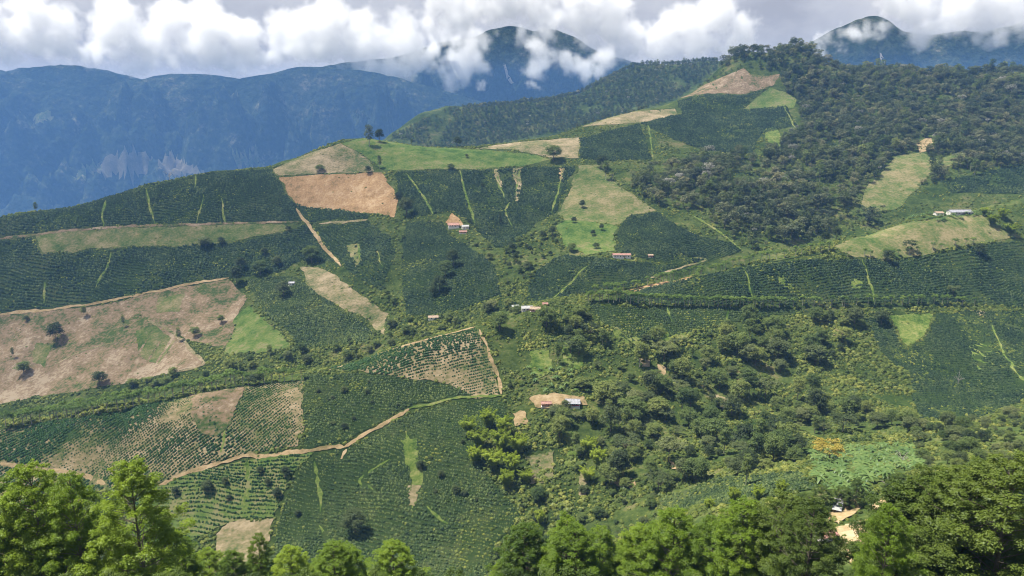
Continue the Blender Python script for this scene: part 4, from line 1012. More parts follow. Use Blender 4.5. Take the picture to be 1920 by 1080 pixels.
put(DEAD[0], tuple(hit(318, 336, 950, 1130)[0] - [0, 0, .3]), 1.9, 1.6, 'bare brown tree on the left hilltop skyline', 'tree', 'bare_tree', parts=('trunk', 'branches'))
put(DEAD[1], tuple(hit(1690, 880, 260, 420)[0] - [0, 0, .3]), 1.1, 1.1, 'thin grey tree at the right edge of the banana grove', 'tree', 'bare_tree', parts=('trunk', 'branches'))

# avenues of slender trees
ONES = 'first second third fourth fifth sixth seventh eighth ninth tenth eleventh twelfth thirteenth fourteenth fifteenth sixteenth seventeenth eighteenth nineteenth'.split()
def ordinal(n):
    if n < 20:
        return ONES[n - 1]
    t, u = divmod(n, 10)
    return ['twentieth', 'thirtieth', 'fortieth', 'fiftieth', 'sixtieth'][t - 2] if u == 0 else ['twenty', 'thirty', 'forty', 'fifty', 'sixty'][t - 2] + ' ' + ONES[u - 1]
def avenue(line, n, y0, y1, lab, group, jitter=1.0, hm=(11, 14.5), off=0):
    d = densify(line, 4, closed=False)
    p = hit(d[:, 0], d[:, 1], y0, y1)
    s = np.concatenate([[0], np.cumsum(np.linalg.norm(np.diff(p[:, :2], axis=0), axis=1))])
    for i in range(n):
        q = s[-1] * (i + .5 + (RNG.random() - .5) * .5 * jitter) / n
        x, y = np.interp(q, s, p[:, 0]) + RNG.normal() * .5, np.interp(q, s, p[:, 1]) + RNG.normal() * .6 + off
        h = hm[0] + (hm[1] - hm[0]) * RNG.random()
        put(SHAPES['ave%d' % (i % 2)], (x, y, float(H(x, y)) - .2), h / 9 * (.9 + .3 * RNG.random()), h / 9, lab + ', ' + ordinal(i + 1) + ' from its left end', 'tree', 'avenue_tree', group)
avenue([(0,804),(100,789),(200,774),(330,747),(440,724),(570,713)], 40, 440, 575, 'slender tree in the row above the young coffee', 'trees in the lower left avenue')
avenue([(20,800),(150,780),(330,745),(430,722)], 20, 440, 575, 'feathery tree behind the lower left row', 'trees on the lower left crest', off=8)
avenue([(1100,568),(1160,566),(1250,575),(1350,577),(1455,577)], 46, 560, 760, 'slender tree in the dense lower avenue', 'trees in the left part of the lower avenue', hm=(10.5, 12.5))
avenue([(1455,577),(1560,574),(1640,572),(1740,571),(1830,574)], 24, 560, 760, 'slender tree in the sparse lower avenue', 'trees in the right part of the lower avenue', jitter=1.6, hm=(9.5, 12))
avenue([(1110,556),(1160,549),(1290,519),(1400,496),(1500,478),(1560,472)], 58, 600, 790, 'slender tree in the upper crest avenue', 'trees in the upper avenue', hm=(9.5, 12))
avenue([(1580,482),(1660,484),(1740,472),(1830,458)], 13, 640, 800, 'slender tree below the pasture knoll', 'trees along the pasture knoll', jitter=1.8, hm=(8, 10.5))

# wooded ground: the larger trees are things of their own
def seen(x, y, z, tol=7.0):
    """whether land hides a point"""
    q = np.linspace(.35, .985, 46)
    X = x[:, None] * q; Y = y[:, None] * q; Z = z[:, None] * q
    return ((H(X, Y) - Z).max(1) < tol)
def scatter(polys, y0, y1, cell, seed, avoid=True, mn=0):
    """random points on the land inside photo outlines, about one per cell x cell metres"""
    rng = np.random.default_rng(seed)
    ps = np.array(polys, float)
    w = ps[:, 0].min(), ps[:, 0].max()
    ax, bx = [pix_dir(q, 500)[0] for q in w]
    x0, x1 = min(ax * y0, ax * y1), max(bx * y0, bx * y1)
    X, Y = np.meshgrid(np.arange(x0, x1, cell), np.arange(y0, y1, cell))
    X = X.ravel() + (rng.random(X.size) - .5) * cell * .95; Y = Y.ravel() + (rng.random(Y.size) - .5) * cell * .95
    Z = H(X, Y)
    px, py = to_pix(X, Y, Z)
    k = inside(px, py, ps)
    if avoid:
        k &= mask_at(X, Y) == 0
    X, Y, Z = X[k], Y[k], Z[k]
    k = seen(X, Y, Z)
    return X[k], Y[k], Z[k]
def spot(u, v):
    return ('top', 'upper', 'middle', 'lower', 'bottom')[min(4, max(0, int(v * 5)))] + ' ' + ('far left', 'left', 'centre', 'right', 'far right')[min(4, max(0, int(u * 5)))]
def where_label(lab, key, s, u, v):
    look = {'round0': 'dark round', 'round1': 'green round', 'round2': 'green broad', 'round3': 'olive broad', 'umb0': 'olive flat topped', 'umb1': 'dark flat topped', 'tall1': 'slim green'}[key]
    size = 'small' if s < .75 else 'large' if s > 1.05 else 'middling'
    return '%s %s %s, %s' % (size, look, lab, spot(u, v))
WOODS = [
 ([(920,622),(1000,602),(1100,580),(1180,648),(1300,628),(1420,602),(1560,584),(1620,608),(1650,668),(1700,712),(1720,800),(1700,836),(1560,845),(1480,876),(1350,895),(1240,925),(1180,935),(1000,915),(960,925),(905,870),(905,830),(960,800),(990,772),(1112,768),(1112,742),(990,732),(948,738)], 330, 660, 13.5, 'tree in the mixed wood', 'trees of the mixed wood', ['round0','round1','round2','round2','umb0','umb1','round3','round1','round1','tall1'], 1.35),
 ([(380,692),(560,657),(700,628),(740,602),(830,595),(900,575),(945,572),(975,590),(900,604),(780,640),(640,680),(440,706),(300,730),(180,752),(260,722)], 585, 740, 14.5, 'tree in the ravine behind the dirt road crest', 'trees of the ravine', ['round1','round2','round3','round1','tall1'], .85),
 ([(885,462),(960,455),(1040,428),(1060,462),(1000,512),(985,566),(948,556),(932,500)], 690, 960, 15, 'tree in the dark central gully', 'trees of the central gully', ['round0','round0','round1','umb1'], .85),
 ([(1722,802),(1820,792),(1940,756),(1940,870),(1720,900),(1730,880),(1705,842)], 250, 480, 13, 'tree at the lower right', 'trees at the lower right', ['round1','round3','umb0','round2','round0'], .75),
 ([(960,930),(1180,940),(1240,930),(1230,1000),(1000,1090),(900,1090),(930,1020)], 250, 430, 13, 'tree in the hollow', 'trees of the hollow', ['round0','round2','round1','umb1'], .72),
 ([(790,800),(900,830),(890,870),(950,930),(800,960),(780,900)], 380, 520, 15, 'shade tree in the lower central coffee', 'shade trees in the lower coffee', ['round0','round0','umb1'], .55),
 ([(590,720),(700,715),(800,735),(700,790),(600,820)], 440, 580, 15, 'shade tree in the coffee left of the winding road', 'shade trees left of the winding road', ['round0','round0','umb1'], .5),
 ([(700,440),(740,425),(765,440),(770,470),(755,520),(748,600),(700,610),(690,545),(735,505)], 700, 960, 19, 'tree in the bright gully between coffee fields', 'trees of the bright gully', ['round1','round2','round2'], .7),
]
SPEC = []
for poly, y0, y1, cell, lab, grp, keys, sz in WOODS:
    x, y, z = scatter(poly, y0, y1, cell, len(lab) + int(cell), avoid=not grp.startswith('shade'))
    if 'mixed' in grp:
        k = fbm(x, y, 60, 3, 71) + RNG.normal(size=len(x)) * .25 > -.22; x, y, z = x[k], y[k], z[k]
    qx, qy = to_pix(x, y, z); PP = np.array(poly)
    for a, b, c, ux, uy in zip(x, y, z, qx, qy):
        if not (-30 < ux < 1950 and uy < 1120):
            continue
        key = keys[int(RNG.integers(len(keys)))]
        s = sz * (.4 + 1.05 * RNG.random() ** 1.6)
        SPEC.append((s / b, key, (a, b, c - .4), s * (.9 + .35 * RNG.random()), s * (.8 + .25 * RNG.random()), where_label(lab, key, s / sz, (ux - PP[:, 0].min()) / np.ptp(PP[:, 0]), (uy - PP[:, 1].min()) / np.ptp(PP[:, 1])), grp))
SPEC.sort(key=lambda q: -q[0])
for q in SPEC[:225]:
    put(SHAPES[q[1]], q[2], q[3], q[4], q[5], 'tree', 'tree', q[6])
REST = {}
for q in SPEC[225:]:
    REST.setdefault(q[1], []).append(q)
REST_JOBS = [(k, np.array([q[2] for q in v]), np.array([q[3] for q in v]), np.array([q[4] for q in v])) for k, v in REST.items()]
for k, P_, sx_, sz_ in REST_JOBS:
    mass('small_trees', joined(SHAPES[k]), P_, sx_, 'smaller ' + {'round0': 'dark round', 'round1': 'green round', 'round2': 'green broad', 'round3': 'olive broad', 'umb0': 'olive flat topped', 'umb1': 'dark flat topped', 'tall1': 'slim green'}[k] + ' trees filling the woods and gullies', 'trees', zs=sz_)
print('single trees', TREES[0])

# closed forest: read as one mass
def forest(polys, y0, y1, cell, seed, smin, smax, lab, mix=(.25, .2, .16, .17, .13, .02, .07)):
    x, y, z = scatter(polys, y0, y1, cell, seed)
    k = fbm(x, y, 70, 3, seed) + RNG.normal(size=len(x)) * .3 > -.62
    x, y, z = x[k], y[k], z[k]
    kx = np.random.default_rng(seed + 1).choice(len(FOREST), len(x), p=mix)
    print(lab, len(x))
    for i, sh in enumerate(FOREST):
        k = kx == i
        if k.sum() == 0:
            continue
        s = smin + (smax - smin) * RNG.random(k.sum()) ** 2.2
        mass('forest', joined(sh), np.column_stack([x[k], y[k], z[k] - .5]), s, lab + (' of broad crowns', ' of narrow crowns', ' of flat crowns', ' of dark crowns', ' of olive crowns', ' of silvery crowns', ' of tall crowns')[i], 'forest', zs=s * (.85 + .3 * RNG.random(k.sum())))
forest([(1180,352),(1230,318),(1330,300),(1420,292),(1432,290),(1500,240),(1494,190),(1450,163),(1462,138),(1400,126),(1340,128),(1385,78),(1490,70),(1580,112),(1990,112),(1990,330),(1760,345),(1725,350),(1668,398),(1640,425),(1560,440),(1420,472),(1396,468),(1340,420),(1300,400),(1232,390)], 820, 1680, 7.8, 301, .6, 1.95, 'forest on the right slope')
forest([(730,258),(835,208),(1100,162),(1190,120),(1345,112),(1345,130),(1270,186),(1100,238),(1000,258),(900,282),(800,276)], 1850, 2500, 9.5, 302, .75, 1.3, 'forest on the dark ridge behind', (.1, .1, .05, .7, 0, .01, .04))  # mostly dark-leaved shapes: cloud shade over this ridge is put into leaf colour
forest([(1000,262),(1100,240),(1260,190),(1395,126),(1385,118),(1260,178),(1100,230),(1000,252),(880,276)], 1150, 1640, 9.0, 303, .4, .7, 'hedge trees along the high field edges')

# undergrowth over all land that is not tilled
def undergrowth(poly, y0, y1, cell, seed, lo, hi, lab, mats=3):
    x, y, z = scatter(poly, y0, y1, cell, seed)
    d = fbm(x, y, 22, 3, seed)
    k = (d + RNG.random(len(x)) * .9) > .1
    x, y, z, d = x[k], y[k], z[k], d[k]
    s = lo + (hi - lo) * RNG.random(len(x)) ** 2 * np.clip(1 + .6 * d, .5, 1.8)
    print(lab, len(x))
    g = np.random.default_rng(seed).integers(0, mats, len(x))
    for i in range(mats):
        q = g == i
        mass('undergrowth', BUSH['shrub'][i], np.column_stack([x, y, z])[q], s[q], lab + (' in clumps', ' in tufts', ' in thickets')[i], 'shrubs')
undergrowth([(-20,590),(400,640),(700,420),(1000,300),(1400,420),(1940,330),(1940,900),(1300,970),(1000,1090),(-20,1090)], 215, 760, 2.2, 401, .45, 1.9, 'bright undergrowth on the near spur')
undergrowth([(-20,400),(260,340),(520,310),(640,262),(900,275),(1100,232),(1400,200),(1500,300),(1400,470),(1000,600),(700,640),(-20,770)], 690, 1350, 4.2, 402, .6, 2.1, 'bushy growth between the middle fields')
undergrowth([(1500,240),(1700,280),(1940,240),(1940,460),(1400,480)], 700, 1300, 5, 403, .6, 1.8, 'bushes on the right slope clearings')
# dotted shrubs and tufts on the open fields
def tufts(keys, cell, lo, hi, lab, seed, prob=.5):
    P = []
    for k_ in keys:
        poly = FIELDS[k_][0]
        a, b = poly.min(0), poly.max(0)
        X, Y = np.meshgrid(np.arange(a[0], b[0], cell), np.arange(a[1], b[1], cell))
        X = X.ravel() + RNG.normal(size=X.size) * cell * .4; Y = Y.ravel() + RNG.normal(size=Y.size) * cell * .4
        q = inside(X, Y, poly) & (RNG.random(X.size) < prob * np.clip(.6 + fbm(X, Y, 30, 2, seed) * 1.4, 0, 2))
        P.append(np.stack([X[q], Y[q]], 1))
    P = np.concatenate(P)
    s = lo + (hi - lo) * RNG.random(len(P)) ** 3
    mass('undergrowth', BUSH['shrub'][0], np.column_stack([P, H(P[:, 0], P[:, 1]) + .1]), s, lab, 'shrubs', zs=s * .7)
tufts(['b5', 't8', 't9', 'b10', 't15', 'p15', 'p29', 'p6', 'p2', 'p11', 't12', 't25', 't20', 'b21'], 7, .3, 1.5, 'scattered low bushes on the pastures and brown fields', 61, .3)
tufts(['l32', 'l24', 'g41', 'r26', 'p27'], 2.2, .5, 1.3, 'leafy creepers over the bright green clearings', 62, .9)

EP = []
for k_, (poly, y0, y1) in FIELDS.items():
    nx = np.roll(poly, -1, 0); L_ = np.linalg.norm(nx - poly, axis=1)
    for a, b, l in zip(poly, nx, L_):
        for q in range(int(l / 2.2)):
            p_ = a + (b - a) * RNG.random() + RNG.normal(size=2) * 1.3
            if fbm(p_[0:1], p_[1:2], 38, 2, 131)[0] + RNG.normal() * .25 > .12:
                EP.append(p_)
EP = np.array(EP)
mass('undergrowth', BUSH['shrub'][2], np.column_stack([EP, H(EP[:, 0], EP[:, 1])]), .35 + 1.3 * RNG.random(len(EP)) ** 2.5, 'straggling hedge bushes along the field edges', 'shrubs')
# bamboo, bananas
GROVE = [(880,815,1.3),(915,805,1.35),(945,818,1.3),(900,842,1.45),(940,850,1.5),(970,850,1.3),(925,880,1.4),(960,890,1.3),(950,915,1.1),(985,905,.9),(890,870,1.1)]
BJOBS = [(px, py, s_, 1.15, i % 2, ordinal(i + 1) + ' bright bamboo clump of the central grove, counted from the top', 380, 560) for i, (px, py, s_) in enumerate(sorted(GROVE, key=lambda q: q[1]))]
BJOBS += [(1105,852,1.2,1.0,1,'highest bamboo clump right of the dry strips',360,560),(1122,880,1.25,1.1,0,'middle bamboo clump right of the dry strips',360,560),(1100,905,1.1,1.0,1,'lowest bamboo clump right of the dry strips',340,560),
                         (1012,985,.9,.9,0,'bright bamboo at the bottom centre hollow',300,430),(1000,1005,.8,.9,1,'lower bamboo of the bottom centre hollow',300,430),(1860,425,1.2,1.3,0,'bamboo clump left beside the right hilltop farm',680,900),(1895,440,1.2,1.4,1,'bamboo clump at the right edge by the hilltop farm',680,900),(1845,405,1.0,1.1,1,'bamboo clump just behind the right hilltop farm',700,900),(1880,412,1.1,1.2,0,'bamboo clump behind the two by the hilltop farm',700,900),
                         (1330,960,.6,1.0,0,'leftmost young bamboo above the bright foreground trees',220,360),(1375,945,.7,1.0,0,'young bamboo left above the bright foreground trees',220,360),(1420,940,.7,1.0,1,'young bamboo in the middle above the foreground trees',220,360),(1465,930,.65,1.0,0,'young bamboo right above the dark foreground trees',220,360)]
for px, py, s, w, sh, lab, y0, y1 in BJOBS:
    p = hit(px, py, y0, y1)[0]
    put(BAMBOO[sh], tuple(p - [0, 0, .3]), s * w, s, lab, 'bamboo', 'bamboo_clump', parts=('culms', 'foliage'))
x, y, z = scatter([(1520,846),(1700,836),(1740,880),(1640,906),(1592,946),(1530,915)], 230, 440, 7.6, 81, avoid=False)
qx, qy = to_pix(x, y, z); bx0, by0, bw, bh = qx.min(), qy.min(), np.ptp(qx), np.ptp(qy)
print('bananas', len(x))
for a, b, c in zip(x, y, z):
    s = 1.1 + .6 * RNG.random()
    put(BANANA[int(RNG.integers(3))], (a, b, c - .1), s, s, ('short ' if s < 1.28 else 'tall ' if s > 1.5 else 'middling ') + 'banana plant in the grove below the yellow tree, ' + spot((to_pix(a, b, c)[0] - bx0) / bw, (to_pix(a, b, c)[1] - by0) / bh), 'banana plant', 'banana_plant', 'banana plants of the grove', parts=('stem', 'leaves'))
x, y, z = scatter([(1640,412),(1740,402),(1860,398),(1850,412),(1740,416)], 700, 860, 8.0, 82, avoid=False)
qx, qy = to_pix(x, y, z); bx0, by0, bw, bh = qx.min(), qy.min(), np.ptp(qx), np.ptp(qy)
for a, b, c in zip(x, y, z):
    s = .9 + .5 * RNG.random()
    put(BANANA[int(RNG.integers(3))], (a, b, c - .1), s, s, ('short ' if s < .97 else 'tall ' if s > 1.2 else 'middling ') + 'banana plant along the top of the right pasture knoll, ' + spot((to_pix(a, b, c)[0] - bx0) / bw, (to_pix(a, b, c)[1] - by0) / bh), 'banana plant', 'banana_plant', 'banana plants on the knoll', parts=('stem', 'leaves'))
x, y, z = scatter([(990,690),(1080,690),(1110,740),(990,735)], 480, 600, 9.0, 83, avoid=False)
qx, qy = to_pix(x, y, z); bx0, by0, bw, bh = qx.min(), qy.min(), np.ptp(qx), np.ptp(qy)
for a, b, c in zip(x, y, z):
    s = .9 + .5 * RNG.random()
    put(BANANA[int(RNG.integers(3))], (a, b, c - .1), s, s, ('short ' if s < .97 else 'tall ' if s > 1.2 else 'middling ') + 'banana plant on the slope above the lower farmhouse, ' + spot((to_pix(a, b, c)[0] - bx0) / bw, (to_pix(a, b, c)[1] - by0) / bh), 'banana plant', 'banana_plant', 'banana plants above the farmhouse', parts=('stem', 'leaves'))

# ------------------------------------------------------------------ foreground trees on our own hillside
def fg(key, px, py, h, wide, lab, group=None):
    """tree whose top shows at (px, py) and that stands on the hillside h metres below it"""
    Y = np.arange(30, 240, .5); dx, dz = pix_dir(px, py)
    g = dz * Y - H(dx * Y, Y)
    k = int(np.argmax(g >= h)) if (g >= h).any() else len(Y) - 1
    y = Y[k]; x = dx * y
    hh = {'cone': 17, 'round': 15, 'open': 15, 'dark': 15, 'dark2': 14}[key] * 1.03
    put(FG[key], (x, y, float(H(x, y)) - .3), h / hh * wide * 1.12, h / hh, lab, 'tree', 'foreground_tree', group)
FGT = [
 ('round',42,866,19,.8,'leafy bright green tree at the left edge of the foreground'),('round',128,882,18,.7,'darker tree between the two tall foreground trees on the left'),('cone',238,856,20,.85,'tall pointed bright green tree at the lower left'),('round',95,930,16,1.0,'rounded tree below the left edge trees'),('round',-20,900,17,1.0,'tree cut by the left edge of the picture'),
 ('cone',300,965,14,1.0,'lower tree right beside the tall pointed tree'),('round',165,985,13,1.1,'low tree in front of the tall pointed tree'),('open',20,985,13,1.1,'low open tree in the lower left corner'),('round',250,1010,12,1.0,'low bright tree at the bottom left'),('round',70,1030,11,1.1,'bushy treetop in the bottom left corner'),('round',385,1026,12,1.0,'olive rounded treetop at the bottom left of the tan patch'),
 ('open',484,998,15,.6,'slender open tree in front of the tan grass patch'),('round',560,1046,12,1.0,'yellow green treetop at the bottom, left of centre'),('round',650,1024,13,1.05,'broad grey green treetop at the bottom, left of centre'),('dark',430,1048,10,.8,'small dark treetop at the bottom by the tan patch'),('round',700,1062,10,.9,'low treetop at the bottom edge, left of centre'),('open',340,1050,10,1.0,'low open treetop at the bottom edge near the left'),
 ('cone',985,1000,14,.75,'narrow dark green tree at the bottom centre'),('open',1062,965,17,.85,'olive yellow tree at the bottom right of centre'),('open',1128,985,15,.9,'olive tree right of the olive yellow tree'),('round',1205,985,15,1.0,'rounded green tree at the bottom centre right'),('round',1262,952,17,.95,'tall bright green tree at the bottom centre right'),('round',1335,965,15,.95,'bright green tree left of the dark trees'),
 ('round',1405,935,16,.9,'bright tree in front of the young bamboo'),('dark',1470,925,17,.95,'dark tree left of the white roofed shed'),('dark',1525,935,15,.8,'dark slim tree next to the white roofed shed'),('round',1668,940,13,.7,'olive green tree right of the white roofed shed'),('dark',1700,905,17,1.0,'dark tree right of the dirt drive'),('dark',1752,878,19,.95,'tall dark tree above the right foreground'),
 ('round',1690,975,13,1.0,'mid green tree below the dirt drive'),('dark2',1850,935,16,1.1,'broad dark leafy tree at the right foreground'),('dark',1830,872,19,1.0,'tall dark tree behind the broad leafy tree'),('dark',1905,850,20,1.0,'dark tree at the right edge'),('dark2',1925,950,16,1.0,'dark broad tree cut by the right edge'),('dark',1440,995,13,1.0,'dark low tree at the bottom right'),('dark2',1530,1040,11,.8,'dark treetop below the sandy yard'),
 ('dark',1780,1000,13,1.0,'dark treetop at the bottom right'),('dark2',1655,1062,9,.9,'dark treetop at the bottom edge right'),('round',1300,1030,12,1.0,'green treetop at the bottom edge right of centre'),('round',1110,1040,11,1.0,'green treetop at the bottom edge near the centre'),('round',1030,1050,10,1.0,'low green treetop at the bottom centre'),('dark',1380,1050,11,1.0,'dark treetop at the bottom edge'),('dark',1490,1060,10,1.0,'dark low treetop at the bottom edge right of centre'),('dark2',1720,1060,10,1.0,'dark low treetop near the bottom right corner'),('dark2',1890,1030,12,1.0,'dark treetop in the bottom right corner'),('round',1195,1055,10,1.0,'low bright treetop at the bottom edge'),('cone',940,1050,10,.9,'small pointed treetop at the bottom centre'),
]
for a in FGT:
    fg(*a)
FILL = [(px, py) for row, py in enumerate((985, 1030, 1068)) for px in range(1010 + 45 * (row % 2), 1930, 92)] + [(px, 1040 + (px % 3) * 12) for px in range(-10, 340, 70)]
FILL += [(px, 1018 + (px % 4) * 12) for px in range(350, 760, 58)]
FILL += [(px, 1052 + (px % 5) * 7) for px in range(1420, 1930, 62)]
for px, py in FILL:
    if 1530 < px < 1690 and py < 1062:
        continue
    dark = px > 1360  # right-hand trees take the leaves coloured darker for cloud shade
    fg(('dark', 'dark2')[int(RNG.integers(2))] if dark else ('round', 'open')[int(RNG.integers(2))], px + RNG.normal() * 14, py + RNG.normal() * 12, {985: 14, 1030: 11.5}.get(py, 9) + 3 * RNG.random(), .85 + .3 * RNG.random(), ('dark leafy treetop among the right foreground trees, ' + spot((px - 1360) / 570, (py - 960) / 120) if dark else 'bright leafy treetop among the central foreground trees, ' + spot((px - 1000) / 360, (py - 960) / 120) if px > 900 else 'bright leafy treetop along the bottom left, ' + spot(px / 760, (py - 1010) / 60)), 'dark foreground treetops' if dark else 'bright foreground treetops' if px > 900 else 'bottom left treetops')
for i, (n_, lo, hi, lab_) in enumerate(((1500, -190, 60, 'leafy shrubs under the bright foreground trees'), (1500, 20, 260, 'leafy shrubs under the dark foreground trees'))):
    gx = lo + RNG.random(n_) * (hi - lo); gy = (62, 70)[i] + RNG.random(n_) ** .7 * 150
    q = (mask_at(gx, gy) == 0); gx, gy = gx[q], gy[q]
    mass('undergrowth', NEAR_BUSH[1], np.column_stack([gx, gy, H(gx, gy)]), .5 + .8 * RNG.random(len(gx)) ** 2, lab_, 'shrubs')

# ------------------------------------------------------------------ farm buildings
def box(x0, x1, y0, y1, z0, z1):
    return [(x0, y0, z0), (x1, y0, z0), (x1, y1, z0), (x0, y1, z0), (x0, y0, z1), (x1, y0, z1), (x1, y1, z1), (x0, y1, z1)], [(0, 3, 2, 1), (4, 5, 6, 7), (0, 1, 5, 4), (1, 2, 6, 5), (2, 3, 7, 6), (3, 0, 4, 7)]
def boxo(name, b, mat, parent):
    v, f = box(*b)
    return link(name, mesh_from(name, v, f), M[mat], parent)
def house(px, py, y0, y1, w, d, h, label, wall='wall_white', roof='roof_red', rise=1.4, rz=0.0, nwin=3, eave=.6, porch=True, open_front=False, name='farmhouse', cat='house', mono=False, dado=None):
    p = hit(px, py, y0, y1)[0]
    r = bpy.data.objects.new(name, None); COL.objects.link(r)
    corners = [(p[0] + sx * w / 2, p[1] + sy * d / 2) for sx in (-1, 1) for sy in (0, 2)]
    z0 = float(np.mean([H(*c) for c in corners])) + .1
    r.location = (p[0], p[1] + d / 2, z0); r.rotation_euler = (0, 0, rz); r['label'] = label; r['category'] = cat
    boxo('plinth', (-w / 2 - .3, w / 2 + .3, -d / 2 - (1.8 if porch else .3), d / 2 + .3, -4.5, 0.0), 'wall_white', r)
    if open_front:
        for k in range(5):
            x = -w / 2 + w * k / 4
            boxo('post', (x - .09, x + .09, -d / 2 - .09, -d / 2 + .09, 0, h), 'wood', r)
            boxo('post', (x - .09, x + .09, d / 2 - .09, d / 2 + .09, 0, h), 'wood', r)
        boxo('back_wall', (-w / 2, w / 2, d / 2 - .35, d / 2 - .15, 0, h * .8), wall, r)
    else:
        v, f = box(-w / 2, w / 2, -d / 2, d / 2, 0, h)
        if not mono:                                            # gables
            v += [(-w / 2, 0, h + rise), (w / 2, 0, h + rise)]
            f += [(4, 7, 8), (5, 9, 6)]
        wl = link('wall', mesh_from('wall', v, f), M[wall], r)
        if dado:
            boxo('painted_base', (-w / 2 - .02, w / 2 + .02, -d / 2 - .02, -d / 2 + .05, 0, .9), dado, wl)
        slots = nwin * 2 + 1
        di = nwin // 2
        for k in range(nwin):
            x = -w / 2 + w * (2 * k + 1.5) / slots
            wn = boxo('window', (x - .5, x + .5, -d / 2 - .04, -d / 2 + .02, 1.0, 2.1), 'window', wl)
            boxo('frame', (x - .62, x + .62, -d / 2 - .03, -d / 2 + .03, .9, 1.0), 'wood', wn)
            if k == di:
                boxo('door', (x + .9, x + 1.8, -d / 2 - .05, -d / 2 + .02, 0.02, 2.1), 'door', wl)
    if mono:
        pr = [(-d / 2 - eave, h + .05), (d / 2 + eave, h + rise)]
    else:
        k_ = rise / (d / 2)
        pr = [(-d / 2 - eave - (1.2 if porch else 0), h - k_ * (eave + (1.2 if porch else 0)) * .7 + .06), (0, h + rise + .08), (d / 2 + eave, h - k_ * eave + .06)]
    V = []; F = []
    n = max(8, int(w / 1.0))
    for i in range(n + 1):                                      # corrugation of the roof sheets
        x = -w / 2 - eave + (w + 2 * eave) * i / n
        b = .05 * (i % 2)
        for q in pr:
            V.append((x, q[0], q[1] + b))
        for q in pr:
            V.append((x, q[0], q[1] + b - .12))
    m = len(pr)
    for i in range(n):
        a = i * 2 * m; b = (i + 1) * 2 * m
        for k in range(m - 1):
            F.append((a + k, b + k, b + k + 1, a + k + 1)); F.append((a + m + k, a + m + k + 1, b + m + k + 1, b + m + k))
        F.append((a, a + m, b + m, b)); F.append((a + m - 1, b + m - 1, b + 2 * m - 1, a + 2 * m - 1))
    for a in (0, n * 2 * m):
        for k in range(m - 1):
            F.append((a + k, a + k + 1, a + m + k + 1, a + m + k))
    rf = link('roof', mesh_from('roof', V, F), M[roof], r)
    if not mono:
        boxo('ridge_cap', (-w / 2 - eave, w / 2 + eave, -.16, .16, h + rise + .1, h + rise + .22), roof, rf)
    if porch and not open_front:
        for k in range(4):
            x = -w / 2 + .2 + (w - .4) * k / 3
            boxo('porch_post', (x - .08, x + .08, -d / 2 - 1.5, -d / 2 - 1.34, 0, h - .35), 'wood', r)
    return r
house(1074, 764, 430, 560, 9.5, 6, 2.7, 'white farmhouse with grey zinc roof and red painted base on the dirt yard', 'wall_white', 'roof_grey', 1.3, -.05, 3, dado='wall_red')
house(1024, 764, 430, 560, 6.5, 4, 2.1, 'low shed with a reddish roof left of the lower farmhouse', 'wall_brick', 'roof_red', .8, .08, 1, porch=False, name='shed', cat='shed')
house(850, 428, 820, 1000, 13, 7, 2.9, 'long red roofed farmhouse under the red earth bank', 'wall_white', 'roof_red', 1.8, .12, 4)
house(872, 431, 820, 1000, 8, 6, 3.4, 'white metal roofed building right of the red farmhouse', 'wall_white', 'roof_white', 1.3, .2, 2, porch=False)
house(868, 438, 820, 1000, 9, 4, 2.0, 'small red roofed outbuilding in front of the white roofed one', 'wall_brick', 'roof_red', 1.1, .05, 2, porch=False, name='outbuilding', cat='shed')
house(1166, 486, 720, 900, 19, 6, 3.0, 'long white house with a thin red roof below the bright pasture', 'wall_white', 'roof_red', 1.3, -.03, 6, porch=False)
house(1220, 484, 720, 900, 5, 4, 2.2, 'tiny reddish hut right of the long white house', 'wall_brick', 'roof_brown', .8, 0, 1, porch=False, name='hut', cat='shed')
house(988, 583, 590, 690, 9, 6, 2.8, 'farmhouse with pale grey roof on the spur crest among trees', 'wall_white', 'roof_white', 1.3, .1, 3, porch=False)
house(1004, 585, 590, 690, 8, 5, 2.4, 'brown roofed house right of the pale roof on the spur crest', 'wall_brick', 'roof_brown', 1.4, -.15, 2, porch=False)
house(966, 578, 590, 690, 6, 4, 2.4, 'small white roofed shed left on the spur crest', 'wall_white', 'roof_white', .9, .2, 1, porch=False, name='shed', cat='shed')
house(1022, 575, 600, 700, 4, 4, 2.4, 'small dark red hut behind the spur crest houses', 'wall_brick', 'roof_red', .9, .1, 1, porch=False, name='hut', cat='shed')
house(812, 601, 600, 740, 9, 5, 2.5, 'rusty roofed house half hidden by trees left of the crest', 'wall_white', 'roof_brown', 1.3, .15, 2, porch=False)
house(546, 536, 800, 930, 6, 5, 2.7, 'small white house beside dark trees above the left brown field', 'wall_white', 'roof_grey', 1.1, .1, 2, porch=False)
house(1802, 402, 700, 900, 24, 8, 3.2, 'long grey roofed farm on the right hilltop', 'wall_white', 'roof_grey', 1.6, .05, 6)
house(1762, 404, 700, 900, 8, 6, 2.8, 'smaller brown roofed wing left of the hilltop farm', 'wall_white', 'roof_brown', 1.2, .05, 2, porch=False, name='outbuilding', cat='shed')
house(1322, 303, 1000, 1200, 9, 5, 2.6, 'tiny pale roofed house at the forest edge on the far slope', 'wall_white', 'roof_grey', 1.2, .1, 2, porch=False)
house(1580, 962, 190, 300, 1.9, 8.0, 2.2, 'narrow open shed with white plastic roof behind the foreground trees', 'wood', 'roof_white', .6, -.5, 0, porch=False, open_front=True, name='drying_shed', cat='shed', mono=True)
house(1553, 1015, 150, 260, 5, 4, 2.4, 'red roofed hut glimpsed between the dark foreground trees', 'wall_white', 'roof_red', 1.0, .3, 1, porch=False, name='hut', cat='shed')
